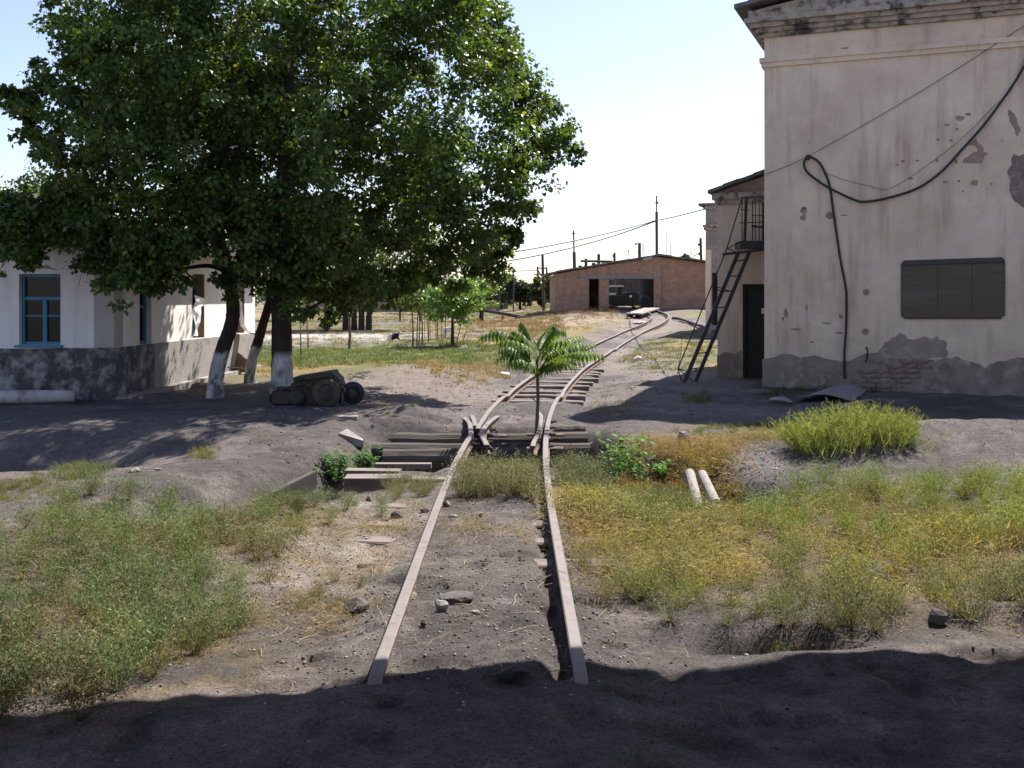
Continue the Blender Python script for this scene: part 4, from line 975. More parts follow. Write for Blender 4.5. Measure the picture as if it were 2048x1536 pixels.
rock(450, 1270, 24, 10, 'old_wood', 'pale wood chip at the edge of the weeds at the lower left', 'wood_chip', cat='wood chip')
rock(1680, 786, 36, 18, 'stone', 'rounded stone behind the sheet metal at the beige wall')
rock(1830, 850, 16, 14, 'stone', 'small white stone right of the bright green bush')
rock(1560, 806, 60, 14, 'stone', 'flat pale rubble left of the sheet metal', 'rubble', cat='rubble')
rock(1276, 719, 22, 10, 'paper', 'scrap of white litter on the grass right of the track', 'litter', cat='litter')
rock(1007, 751, 24, 9, 'paper', 'white litter scrap left of the track near the young tree', 'litter', cat='litter')
rock(1035, 864, 40, 8, 'stone', 'pale stone slab between the rails behind the dark beams')
rock(440, 748, 24, 26, 'concrete', 'pale broken tile leaning between the trees by the house', 'tile', cat='tile')
rock(1150, 738, 26, 9, 'concrete', 'pale stone between the rails behind the young tree')
rock(1278, 648, 40, 7, 'concrete', 'pale rubble patch left of the far track curve', 'rubble', cat='rubble')
# wedge of broken concrete beside the road
c = gnd(700, 884); s = c[1] / FPX
q = lambda x, y, z_: c + np.array([x, y, z_])
mb = MB().add([q(-.13, 0, -.06), q(.15, .02, -.06), q(.13, .16, -.06), q(-.10, .20, -.06), q(-.13, 0, .10), q(.15, .02, .012), q(.12, .14, .02), q(-.06, .17, .13)], [(0, 1, 5, 4), (1, 2, 6, 5), (2, 3, 7, 6), (3, 0, 4, 7), (4, 5, 6, 7), (3, 2, 1, 0)])
obj('concrete_wedge', mb, M['stone'], label='wedge of broken pale concrete lying by the left end of the beams', cat='concrete block')
c = gnd(694, 838)
obj('concrete_slab', MB().box((c[0], c[1] + .06, c[2] + .0), (.12, .05, .03), .1), M['stone'], label='low pale slab at the shade edge beyond the concrete wedge', cat='concrete block')
# gravel and cinders
def merge(protos, P, rot, scl, pick, tint=None, zs=None):
    V = []; F = []; Cc = []; b = 0
    for k, (pv, pf, pc) in enumerate(protos):
        s = np.where(pick == k)[0]
        if not len(s): continue
        c, sn = np.cos(rot[s]), np.sin(rot[s]); sc = scl[s]
        x = (pv[None, :, 0] * c[:, None] - pv[None, :, 1] * sn[:, None]) * sc[:, None] + P[s, 0][:, None]
        y = (pv[None, :, 0] * sn[:, None] + pv[None, :, 1] * c[:, None]) * sc[:, None] + P[s, 1][:, None]
        z_ = pv[None, :, 2] * sc[:, None] * (1 if zs is None else zs[s][:, None]) + P[s, 2][:, None]
        V.append(np.stack([x, y, z_], -1).reshape(-1, 3))
        F.append((pf[None] + (np.arange(len(s)) * len(pv))[:, None, None] + b).reshape(-1, pf.shape[1])); b += len(s) * len(pv)
        cc = np.repeat(pc[None], len(s), 0) * (1 if tint is None else tint[s][:, None, :]); Cc.append(cc.reshape(-1, 3))
    return np.concatenate(V), np.concatenate(F), np.concatenate(Cc)
def me_arrays(me):
    me.calc_loop_triangles(); v = np.array([q.co[:] for q in me.vertices]); f = np.array([t.vertices[:] for t in me.loop_triangles])
    return v, f, np.ones((len(v), 3))
M['pebble'] = attr_mat('pebble', .9, (.4, .004), 60, .25)
pp = [me_arrays(rock_mesh(s, 1, .8, .6, 1)) for s in range(5)]
def inpoly(px, py, poly):
    poly = np.array(poly, float); ins = np.zeros(len(px), bool); j = len(poly) - 1
    for i in range(len(poly)):
        xi, yi = poly[i]; xj, yj = poly[j]
        cnd = ((yi > py) != (yj > py)) & (px < (xj - xi) * (py - yi) / (yj - yi + 1e-9) + xi); ins ^= cnd; j = i
    return ins
def scatter(poly, n, rng, jit=0):
    """n points spread evenly over the ground inside an outline surveyed in the photograph"""
    P = np.array(poly, float); W_ = np.array([at(x, max(y, HZ + 14), 0) for x, y in poly])
    x0, y0 = W_[:, 0].min(), W_[:, 1].min(); x1, y1 = W_[:, 0].max(), W_[:, 1].max(); out = np.zeros((0, 2))
    for _ in range(60):
        q = np.stack([rng.uniform(x0, x1, n * 3), rng.uniform(y0, y1, n * 3)], 1)
        a, b = pxof(q[:, 0], q[:, 1]); jj = np.clip((b - HZ) / 480, .05, 1) * jit; a = a + rng.normal(0, 1, len(q)) * jj * 34; b = b + rng.normal(0, 1, len(q)) * jj * 18; out = np.concatenate([out, q[inpoly(a, b, P)]])
        if len(out) >= n: break
    return out[:n]
def on_ground(q, dz=0): return np.stack([q[:, 0], q[:, 1], G(q[:, 0], q[:, 1]) + dz], 1)
pts = []; scl = []
for poly, n, a, b in (([(0, 960), (2048, 900), (2048, 1536), (0, 1536)], 6000, .003, .012), ([(560, 780), (1450, 780), (1450, 960), (400, 960)], 1500, .006, .022), ([(1445, 900), (1560, 900), (1560, 1000), (1450, 1000)], 500, .006, .018),
                      ([(850, 690), (1420, 690), (1420, 800), (700, 800)], 900, .01, .03), ([(560, 1000), (1200, 1000), (1280, 1350), (520, 1350)], 3200, .003, .013)):
    q = scatter(poly, n, RNG); pts.append(q); scl.append(a + (b - a) * RNG.random(len(q)) ** 2.5)
q = np.concatenate(pts); scl = np.concatenate(scl)
t_ = .07 + .34 * RNG.random(len(q)) ** 2
v_, f_, c_ = merge(pp, on_ground(q) + np.stack([0 * scl, 0 * scl, scl * .2], 1), RNG.uniform(0, 6.3, len(q)), scl, RNG.integers(0, 5, len(q)), np.stack([t_, t_ * .93, t_ * .88], 1))
npobj('gravel', v_, f_, M['pebble'], c_, kind='stuff', label='loose pebbles and cinders scattered over the dusty ground')

# ================================================================== weeds and grass
def arr(V, F, Cc): return np.array(V, float), np.array(F, int), np.array(Cc, float)
def p_salt(seed, R=.24, H=.33, stems=36, leaves=38, ls=.0150, base=(.145, .182, .072)):
    r = np.random.default_rng(seed); V = []; F = []; Cc = []
    for s_ in range(stems):
        a = r.uniform(0, 6.28); lean = r.uniform(.15, 1.0) ** .7; h = H * r.uniform(.6, 1.05) * (1 - .35 * lean); rad = R * lean
        p = lambda t: np.array([rad * t * math.cos(a), rad * t * math.sin(a), h * (t ** .8)])
        sd = np.array([-math.sin(a), math.cos(a), 0]) * .0028; b = len(V)
        V += [p(0) - sd, p(0) + sd, p(1)]; F.append((b, b + 1, b + 2)); Cc += [(.22, .18, .10)] * 3
        for k in range(leaves):
            t = r.uniform(.22, 1.05); c = p(t) + r.normal(0, .026, 3)
            d = r.normal(0, 1, 3); d[2] = abs(d[2]) * .7 + .45; d /= np.linalg.norm(d); w = np.cross(d, r.normal(0, 1, 3)); w /= np.linalg.norm(w) + 1e-9
            l = ls * r.uniform(.6, 1.4); b = len(V); V += [c, c + d * l * .5 + w * l * .19, c + d * l, c + d * l * .5 - w * l * .19]
            F += [(b, b + 1, b + 2), (b, b + 2, b + 3)]; q = r.uniform(.55, 1.5) * (.45 + .6 * min(1, t)); ye = r.uniform(0, .06) * (r.random() < .3)
            Cc += [(base[0] * q + ye, base[1] * q + ye * .8, base[2] * q)] * 4
    return arr(V, F, Cc)
def p_blades(seed, n=26, R=.07, H=.13, w=.0042, droop=.8, base=(.145, .155, .062), var=.4, seg=2):
    r = np.random.default_rng(seed); V = []; F = []; Cc = []
    for _ in range(n):
        a = r.uniform(0, 6.28); o = r.normal(0, R * .5, 2); h = H * r.uniform(.5, 1.15); out = h * droop * r.uniform(.2, 1.2)
        sd = np.array([-math.sin(a), math.cos(a), 0]) * w * .5; b = len(V)
        for k in range(seg + 1):
            t = k / seg; c = np.array([o[0] + math.cos(a) * out * t * t, o[1] + math.sin(a) * out * t * t, h * (t - .25 * droop * t * t)])
            if k < seg: V += [c - sd * (1 - t * .6), c + sd * (1 - t * .6)]
            else: V += [c]
        for k in range(seg - 1):
            i = b + 2 * k; F += [(i, i + 1, i + 3), (i, i + 3, i + 2)]
        i = b + 2 * (seg - 1); F.append((i, i + 1, i + 2))
        q = r.uniform(1 - var, 1 + var); Cc += [tuple(np.array(base) * q)] * (2 * seg + 1)
    return arr(V, F, Cc)
def p_straw(seed, n=64, R=.17, H=.10, base=(.265, .215, .095)):
    r = np.random.default_rng(seed); V = []; F = []; Cc = []
    for _ in range(n):
        c = np.array([r.normal(0, R * .5), r.normal(0, R * .5), H * r.random() ** 1.3]); d = r.normal(0, 1, 3); d[2] *= .55; d /= np.linalg.norm(d)
        l = r.uniform(.02, .065); w = np.cross(d, (0, 0, 1)) ; w = w / (np.linalg.norm(w) + 1e-9) * .0016; w[2] += .001; b = len(V)
        V += [c - w, c + w, c + d * l * .55 + UP * .006 - w * .7, c + d * l * .55 + UP * .006 + w * .7, c + d * l]; F += [(b, b + 1, b + 3), (b, b + 3, b + 2), (b + 2, b + 3, b + 4)]
        q = r.uniform(.55, 1.35); Cc += [tuple(np.array(base) * q)] * 5
    return arr(V, F, Cc)
SALT = [p_salt(s) for s in range(6)]
SALTY = [p_salt(20 + s, .21, .25, 30, 30, .0155, (.245, .235, .066)) for s in range(4)]
GREY = [p_salt(30 + s, .18, .25, 28, 30, .013, (.165, .175, .108)) for s in range(4)]
GRASS = [p_blades(40 + s) for s in range(5)]
DRYG = [p_blades(50 + s, 26, .07, .15, .005, .9, (.36, .24, .09)) for s in range(4)]
STRAW = [p_straw(60 + s) for s in range(5)]
BROWN = [p_salt(70 + s, .15, .24, 22, 20, .012, (.25, .15, .075)) for s in range(4)]
FARG = [p_blades(80 + s, 18, .18, .13, .014, .9, (.14, .16, .055), .4, 2) for s in range(4)]
FARD = [p_blades(90 + s, 18, .18, .14, .014, .95, (.27, .21, .10), .4, 2) for s in range(4)]
FARR = [p_blades(95 + s, 20, .20, .26, .018, .8, (.25, .165, .085), .35, 2) for s in range(3)]
def plants(name, label, jobs, mat='weed', **pr):
    Vs, Fs, Cs = [], [], []; b = 0
    for job in jobs:
        protos, poly, n, s0, s1, thr, tint = job[:7]; spc = job[7] if len(job) > 7 else 0
        q = scatter(poly, n, RNG, 1)
        if thr is not None:
            dn = fbm(q[:, 0] * thr[1], q[:, 1] * thr[1], 4, thr[2]); q = q[dn > thr[0]]
        if not len(q): continue
        # keep clear of the rails
        kr = np.minimum(np.abs(q[:, 0] - rail_x(q[:, 1])), np.abs(q[:, 0] - rail_x(q[:, 1]) + GAUGE)); q = q[(kr > .12) | (q[:, 1] > 17)]
        kt = np.abs(q[:, 0] - rail_x(q[:, 1]) + GAUGE / 2); q = q[(kt > .85) | (q[:, 1] < 17)]
        if spc:
            kept = []; cell = {}
            for i_, (x_, y_) in enumerate(q):
                k_c = (int(x_ // spc), int(y_ // spc))
                if any((x_ - q[j][0]) ** 2 + (y_ - q[j][1]) ** 2 < spc * spc for a_ in (-1, 0, 1) for b_ in (-1, 0, 1) for j in cell.get((k_c[0] + a_, k_c[1] + b_), ())): continue
                cell.setdefault(k_c, []).append(i_); kept.append(i_)
            q = q[kept]
        m_ = len(q); sc = s0 + (s1 - s0) * RNG.random(m_)
        big_ = .42 + 1.15 * fbm(q[:, 0] * 1.5, q[:, 1] * 1.5, 4, 7); sc = sc * np.clip(big_, .45, 1.5)
        ti = 1 + RNG.normal(0, .12, (m_, 1)); hue = (fbm(q[:, 0] * .9, q[:, 1] * .9, 3, 77) - .5)[:, None]
        ti = ti * (1 + hue * np.array([[.45, .2, -.1]])) * np.array([tint])
        v, f, c = merge(protos, on_ground(q, -.012), RNG.uniform(0, 6.3, m_), sc, RNG.integers(0, len(protos), m_), np.clip(ti, .3, 2))
        Vs.append(v); Fs.append(f + b); Cs.append(c); b += len(v)
    return npobj(name, np.concatenate(Vs), np.concatenate(Fs), M[mat], np.clip(np.concatenate(Cs), 0, .8), kind='stuff', label=label, **pr)
W1 = (1, 1, 1)
PA = [(-300, 1190), (-60, 1100), (60, 1050), (150, 1000), (260, 985), (330, 995), (400, 1022), (500, 1015), (590, 1012), (640, 1020), (600, 1050), (555, 1105), (525, 1155), (490, 1200), (465, 1245), (410, 1272), (335, 1300), (245, 1335), (175, 1372), (80, 1398), (-60, 1408), (-300, 1410)]
PA2 = [(-60, 1230), (200, 1230), (420, 1260), (330, 1340), (220, 1400), (150, 1440), (-60, 1460)]
plants('weed_patch', 'wide patch of grey green weeds filling the lower left', [
    (SALT, PA, 1100, .55, 1.05, (.385, 1.6, 3), (.98, 1.08, 1.05), .22), (GREY, PA, 420, .45, .95, (.42, 1.7, 5), (1.05, 1.02, .95), .26), (SALTY, PA2, 120, .4, .8, (.48, 1.7, 15), (.8, .7, .8), .25), (STRAW, PA, 300, .9, 1.5, (.46, 1.2, 9), (.85, .78, .75)),
    (SALT, [(560, 1015), (640, 1000), (745, 1000), (770, 1020), (700, 1045), (620, 1055), (540, 1050)], 60, .5, .8, None, (1.05, 1.05, 1), .2),
    (STRAW, [(560, 1060), (860, 1010), (830, 1110), (760, 1230), (500, 1270)], 210, .5, .9, (.54, 1.9, 12), (1.15, 1.05, 1)), (GREY, [(600, 1140), (700, 1140), (700, 1190), (590, 1200)], 9, .35, .6, None, (1.1, 1, .9)),
    (STRAW, [(380, 985), (450, 1000), (440, 1025), (380, 1020)], 40, .9, 1.2, None, (1.3, 1.15, .8))])
PB = [(1120, 1000), (1130, 975), (1230, 1000), (1330, 1010), (1400, 1015), (1480, 1015), (1540, 1003), (1640, 990), (1760, 980), (1900, 970), (2120, 980), (2380, 990), (2380, 1240), (2120, 1240), (1960, 1225), (1850, 1215), (1760, 1240), (1650, 1250), (1530, 1215), (1420, 1190), (1330, 1200), (1270, 1190), (1255, 1120), (1260, 1070), (1170, 1060)]
plants('weed_field', 'broad field of yellow and green weeds filling the right foreground', [
    (SALT, [(1480, 1012), (1640, 985), (1760, 972), (1900, 962), (2120, 975), (2380, 985), (2380, 1090), (2120, 1090), (1800, 1080), (1600, 1060), (1480, 1030)], 500, .6, 1.0, (.38, 1.2, 23), (1.15, 1.3, .85), .25),
    (SALTY, PB, 640, .45, 1.05, (.45, 1.5, 25), (1.1, 1.08, .9), .22), (SALT, PB, 300, .5, .9, (.46, 1.3, 27), (1.15, 1.15, .95), .26), (STRAW, PB, 760, .9, 1.6, (.43, 1.2, 29), (1.15, 1.12, .95)), (GREY, PB, 200, .4, .8, (.45, 1.6, 33), (1.1, 1.1, .9), .24),
    (STRAW, [(1120, 980), (1280, 1040), (1500, 1080), (1480, 1160), (1250, 1160), (1240, 1060), (1120, 1030)], 340, .9, 1.5, None, (1.35, 1.27, .85)),
    (GREY, [(1250, 1150), (1330, 1160), (1500, 1180), (1690, 1180), (1850, 1190), (2060, 1180), (2060, 1235), (1880, 1225), (1760, 1250), (1640, 1260), (1530, 1240), (1420, 1200), (1320, 1220), (1260, 1200)], 360, .5, 1.05, (.34, 1.5, 31), (.95, 1.02, .95), .19), (GREY, [(1530, 1195), (1690, 1195), (1680, 1250), (1560, 1245)], 24, .9, 1.25, None, (.9, .98, .9), .12),
    (BROWN, [(1700, 985), (1760, 985), (1760, 1030), (1700, 1035)], 8, .8, 1.0, None, W1), (BROWN, [(1990, 1040), (2060, 1040), (2060, 1100), (1990, 1090)], 8, .6, .8, None, W1)])
plants('track_weeds', 'low grey green weeds growing between and beside the rails at the ditch', [
    (GREY, [(915, 945), (1070, 950), (1080, 1005), (1000, 1005), (905, 985)], 60, .75, 1.1, None, (1, 1.02, .95)), (GREY, [(1105, 905), (1190, 915), (1215, 970), (1190, 1000), (1110, 985)], 46, .8, 1.2, None, (.95, 1, .95)),
    (GREY, [(770, 965), (890, 955), (870, 990), (760, 985)], 20, .45, .75, None, (1.05, 1.02, .9)), (STRAW, [(790, 990), (900, 990), (900, 1080), (840, 1090)], 40, .6, .9, None, W1),
    (STRAW, [(900, 1020), (1075, 1010), (1085, 1100), (880, 1100)], 60, .6, .9, (.5, 1.6, 3), W1), (STRAW, [(1115, 1000), (1240, 1010), (1260, 1190), (1150, 1150)], 140, .7, 1.2, None, (1.15, 1, .9)), (GREY, [(1110, 1090), (1260, 1090), (1260, 1150), (1150, 1140)], 14, .5, .8, None, (1, 1, .8))])
plants('ditch_weeds', 'rusty brown and yellow weeds hanging over the ditch on the right', [
    (BROWN, [(1215, 900), (1290, 890), (1370, 900), (1360, 960), (1290, 985), (1220, 950)], 110, .6, 1.05, None, (1.2, .95, .8)), (SALTY, [(1330, 900), (1440, 905), (1460, 940), (1440, 960), (1370, 945), (1340, 985), (1300, 1000)], 70, .5, .8, None, (1.1, .95, .8)),
    (STRAW, [(1230, 885), (1420, 880), (1480, 920), (1440, 960), (1300, 980)], 220, 1, 1.5, None, (1.15, .95, .8)), (GREY, [(1300, 985), (1450, 975), (1450, 1030), (1290, 1020)], 34, .6, 1.0, None, (.9, 1, .8)),
    (BROWN, [(1440, 930), (1470, 940), (1465, 985), (1445, 980)], 8, .5, .7, None, (.5, .55, .6))])
plants('bank_grass', 'short green grass and straw along the road bank on the right', [
    (GRASS, [(1370, 875), (1440, 850), (1570, 855), (1600, 885), (1480, 895), (1390, 900)], 520, .5, .85, None, (1.15, 1.1, .9)), (STRAW, [(1350, 890), (1480, 880), (1600, 885), (1560, 910), (1420, 915)], 130, .7, 1.1, None, (1, .95, .9)),
    (STRAW, [(1780, 850), (1890, 850), (1880, 870), (1780, 880)], 60, .7, 1.1, None, (1, .95, .8)), (GRASS, [(1880, 845), (2060, 850), (2060, 880), (1900, 880)], 260, .6, .9, None, (.8, .9, .7)),
    (GRASS, [(1690, 740), (1790, 745), (1790, 790), (1650, 785)], 140, .9, 1.4, None, (.6, .75, .6)), (GRASS, [(1380, 790), (1410, 790), (1410, 812), (1375, 812)], 40, .8, 1.2, None, W1), (STRAW, [(1180, 815), (1330, 790), (1340, 830), (1220, 835)], 80, .8, 1.2, (.45, 1, 5), W1),
    (GRASS, [(1500, 760), (1620, 775), (1620, 800), (1530, 800)], 120, .6, 1, None, (.6, .7, .5))])
plants('hollow_grass', 'green grass tufts at the edge of the shaded hollow on the left', [
    (GRASS, [(-40, 945), (150, 950), (160, 965), (60, 985), (-40, 1000)], 260, .4, .75, (.42, 1.5, 8), (1.1, 1.05, .9)), (GRASS, [(385, 895), (430, 890), (425, 920), (390, 920)], 30, .5, .9, None, (1.2, 1, .8)), (GRASS, [(130, 925), (190, 920), (190, 960), (140, 960)], 70, .6, 1, None, (.9, .95, .8)),
    (STRAW, [(500, 870), (760, 820), (900, 860), (760, 900), (560, 930)], 60, .5, .9, (.55, 1.3, 4), W1), (GRASS, [(690, 880), (760, 870), (770, 900), (690, 915)], 30, .4, .7, None, (1.3, 1, .7))])
PF = [(500, 660), (1100, 640), (1140, 660), (1000, 700), (1010, 760), (930, 770), (820, 740), (700, 740), (510, 760)]
plants('meadow_grass', 'green and straw coloured grass covering the field behind the trees', [
    (FARG, [(505, 690), (700, 700), (800, 685), (960, 680), (1010, 700), (930, 740), (800, 722), (690, 735), (510, 745)], 1500, .7, 1.2, (.34, .7, 41), (.85, 1.0, .8)), (FARG, PF, 1300, .6, 1.1, (.46, .5, 43), (1.05, 1.05, .9)),
    (FARD, PF, 1800, .6, 1.1, (.44, .45, 45), (1, .95, .9)), (FARR, [(940, 640), (1110, 640), (1130, 665), (1010, 690), (960, 680)], 420, .7, 1.1, (.44, .5, 47), (1, .95, .9)),
    (FARD, [(820, 740), (1000, 730), (1020, 760), (900, 775)], 320, .5, .8, (.42, .8, 49), (1, .95, .8)), (FARG, [(980, 690), (1120, 690), (1080, 740), (1000, 745)], 420, .6, .9, (.42, .6, 51), (1, 1, .8)),
    (FARG, [(560, 625), (1110, 618), (1110, 640), (560, 655)], 1500, .9, 1.6, (.40, .3, 53), (.9, .95, .8)), (FARD, [(560, 622), (1110, 612), (1110, 640), (560, 650)], 1500, .9, 1.6, (.42, .3, 55), (.9, .9, .9))])
plants('trackside_grass', 'straw and green grass growing around the far track and shed', [
    (FARD, [(1120, 640), (1290, 628), (1270, 652), (1150, 668)], 500, .6, 1.1, (.36, .5, 61), W1), (FARR, [(1110, 632), (1260, 628), (1240, 646), (1110, 655)], 360, .7, 1.2, (.46, .5, 63), W1), (FARG, [(1200, 622), (1290, 618), (1290, 640), (1200, 640)], 260, .6, 1, None, (1.1, 1.05, .9)),
    (FARG, [(1330, 615), (1412, 612), (1415, 650), (1350, 640)], 600, .6, 1.1, (.36, .5, 65), (1, 1, .9)), (FARD, [(1320, 612), (1412, 608), (1415, 645), (1340, 636)], 500, .7, 1.1, (.42, .5, 67), W1),
    (FARG, [(1240, 680), (1420, 665), (1432, 700), (1400, 740), (1260, 745), (1235, 720)], 700, .5, .9, (.38, .6, 69), (.95, 1, .9)), (FARD, [(1240, 675), (1425, 670), (1432, 750), (1250, 750)], 420, .5, .9, (.46, .6, 71), W1), (FARG, [(1200, 770), (1340, 750), (1340, 790), (1220, 800)], 60, .4, .6, (.5, 1, 73), W1)])

rs = np.random.default_rng(21)
def p_stalk(seed):
    r = np.random.default_rng(seed); V = []; F = []; p = np.zeros(3); a = r.uniform(0, 6.28)
    for k in range(3):
        d = np.array([math.cos(a), math.sin(a), r.uniform(-.05, .25)]) * r.uniform(.03, .06); w = np.array([-math.sin(a), math.cos(a), .5]) * .0018; b = len(V)
        V += [p - w, p + w, p + d + w, p + d - w]; F += [(b, b + 1, b + 2), (b, b + 2, b + 3)]; p = p + d; a += r.normal(0, .5)
    return arr(V, F, [(.26, .205, .13)] * len(V))
STK = [p_stalk(s) for s in range(8)]
q = np.concatenate([scatter([(0, 1000), (2048, 1000), (2048, 1420), (0, 1420)], 700, rs), scatter([(520, 1000), (1260, 1000), (1300, 1300), (480, 1300)], 500, rs), scatter([(300, 800), (1500, 800), (1500, 1000), (300, 1000)], 400, rs)])
v_, f_, c_ = merge(STK, on_ground(q, .004), rs.uniform(0, 6.3, len(q)), rs.uniform(.3, 1.2, len(q)), rs.integers(0, 8, len(q)), rs.uniform(.5, 1.4, (len(q), 1)) * np.ones((1, 3)))
npobj('dry_litter', v_, f_, M['weed'], c_, kind='stuff', label='dry stalks and straw bits littering the bare soil')

# feathery bright bush on the right bank: one plant thing made of stems and needles
def feather_bush(cx, cy, wpx, hpx, n, seed, name, label, base=(.235, .285, .075)):
    c = gnd(cx, cy); s = c[1] / FPX; r = np.random.default_rng(seed); V = []; F = []; Cc = []
    hw, hh = wpx / 2 * s, hpx * s
    for _ in range(n):
        o = np.array([r.uniform(-1, 1) * hw * .8, r.normal(0, .16), 0]); a = r.uniform(0, 6.28); prof = 1 - (abs(o[0]) / hw) ** 2 * .6
        h = hh * r.uniform(.55, 1.05) * prof; lean = r.uniform(.1, .75) * h; d = np.array([math.cos(a) * lean + o[0] * .25, math.sin(a) * lean, h])
        q = r.uniform(.7, 1.35); co = np.array(base) * q; co[0] += r.uniform(0, .05)
        for k in range(15):
            t = r.uniform(.15, 1.0); p = o + d * t; dd = r.normal(0, 1, 3); dd[2] = abs(dd[2]) + .6; dd /= np.linalg.norm(dd); l = r.uniform(.05, .11) * (1.2 - .5 * t)
            w = np.cross(dd, r.normal(0, 1, 3)); w = w / np.linalg.norm(w) * .0032; b = len(V); V += [p - w, p + w, p + dd * l]; F.append((b, b + 1, b + 2)); Cc += [tuple(co * r.uniform(.75, 1.2))] * 3
        b = len(V); V += [o - [.003, 0, 0], o + [.003, 0, 0], o + d]; F.append((b, b + 1, b + 2)); Cc += [tuple(co)] * 3
    V = np.array(V) + [c[0], c[1], 0]; V[:, 2] += G(V[:, 0], V[:, 1], False) * .5 + c[2] * .5 - .02
    return set_props(npobj(name, V, np.array(F), M['weed'], np.array(Cc)), label, 'bush')
feather_bush(1695, 886, 275, 78, 760, 3, 'feathery_bush', 'bright green feathery bush on the sunlit bank before the beige wall')
feather_bush(1850, 866, 46, 44, 40, 5, 'feathery_weed', 'single arching green weed right of the bright feathery bush')
# broad leaved plants by the ditch
def leafy(cx, cy, wpx, hpx, n, seed, label, size=.06, base=(.10, .22, .035), where=None):
    c = gnd(cx, cy); s = c[1] / FPX; r = np.random.default_rng(seed); hw, hh = wpx / 2 * s, hpx * s
    if where: c = np.array([where[0], where[1], float(G(where[0], where[1]))]); hw, hh = where[2], where[3]
    t = thing('leafy_weed', c, label, 'plant'); V = []; F = []; Cc = []; st = MB()
    for k in range(n // 4):
        o = c + np.array([r.uniform(-1, 1) * hw * .6, r.normal(0, .1), -.03]); tip = o + np.array([r.normal(0, hw * .3), r.normal(0, .08), hh * r.uniform(.5, 1.0)])
        st.tube([o, (o + tip) / 2 + r.normal(0, .01, 3), tip], [.003, .002, .001], 3)
        for j in range(18):
            f = r.uniform(.2, 1.05); p = o + (tip - o) * f; a = r.uniform(0, 6.28); d = np.array([math.cos(a), math.sin(a), r.uniform(-.4, .6)]); d /= np.linalg.norm(d)
            w = np.cross(d, UP); w /= np.linalg.norm(w); w = w * math.cos(.5) + UP * r.normal(0, .3); l = size * r.uniform(.6, 1.3); b = len(V)
            V += [p, p + d * l * .45 + w * l * .33 + UP * l * .1, p + d * l, p + d * l * .45 - w * l * .33 + UP * l * .1]; F += [(b, b + 1, b + 2), (b, b + 2, b + 3)]
            q = r.uniform(.6, 1.5); Cc += [(base[0] * q, base[1] * q, base[2] * q)] * 4
    obj('stem', st, M['stick'], t); npobj('foliage', V, F, M['weed'], np.array(Cc), parent=t); return t
leafy(1250, 975, 100, 92, 170, 1, 'bright green broad leaved weed in the ditch right of the rails', .058, where=(1.03, 9.35, .30, .62))
leafy(1330, 985, 60, 40, 60, 2, 'small leafy weed in the shade left of the pipes', .06)
leafy(670, 972, 84, 66, 170, 4, 'leafy green weed at the end of the steel channel', .05, (.075, .16, .04))
leafy(728, 938, 70, 44, 110, 6, 'leafy green weed at the left end of the dark beams', .05, (.075, .16, .04))

# ================================================================== trees
def leaves_at(cent, rad, n, size, rng, base=(.072, .118, .027), hang=.5, yel=.04, flat=.62):
    """n leaves in each leaf clump; every leaf is two folded triangles"""
    m_ = len(cent); tot = m_ * n
    c = np.repeat(cent, n, 0); r = np.repeat(rad, n)
    d = rng.normal(0, 1, (tot, 3)); d /= np.linalg.norm(d, axis=1)[:, None]
    p = c + d * (r * rng.random(tot) ** .45)[:, None] * np.array([1.12, 1.12, flat])
    ax = d * .6 + rng.normal(0, .6, (tot, 3)); ax[:, 2] -= hang; ax /= np.linalg.norm(ax, axis=1)[:, None]      # towards the leaf tip
    nn = d * .5 + rng.normal(0, .5, (tot, 3)); nn[:, 2] += .7
    sd = np.cross(ax, nn); sd /= np.linalg.norm(sd, axis=1)[:, None] + 1e-9; nn = np.cross(sd, ax)
    l = size * rng.uniform(.65, 1.3, tot)[:, None]
    V = np.stack([p, p + ax * l * .42 + sd * l * .40 + nn * l * .10, p + ax * l, p + ax * l * .42 - sd * l * .40 + nn * l * .10], 1).reshape(-1, 3)
    i = (np.arange(tot) * 4)[:, None]
    F = np.concatenate([i + [0, 1, 2], i + [0, 2, 3]], 0)
    q = rng.uniform(.7, 1.35, tot) * np.repeat(rng.uniform(.7, 1.3, m_), n)
    col = np.array(base)[None] * q[:, None]; y_ = (rng.random(tot) < yel); col[y_] = col[y_] * [3.2, 2.0, 1.2]
    return V, F, np.repeat(col, 4, 0)
def sprays(cl, rad, k, rng, f=.42):
    """each leaf clump broken into k smaller sprays, so tops catch the sun and hollows stay open"""
    d = rng.normal(0, 1, (len(cl), k, 3)); d[..., 2] += .25; d /= np.linalg.norm(d, axis=2)[..., None]
    c = cl[:, None, :] + d * (rad[:, None] * rng.uniform(.45, 1.05, (len(cl), k)))[..., None] * np.array([1, 1, .85])
    return c.reshape(-1, 3), np.repeat(rad, k) * f * rng.uniform(.7, 1.25, len(cl) * k)
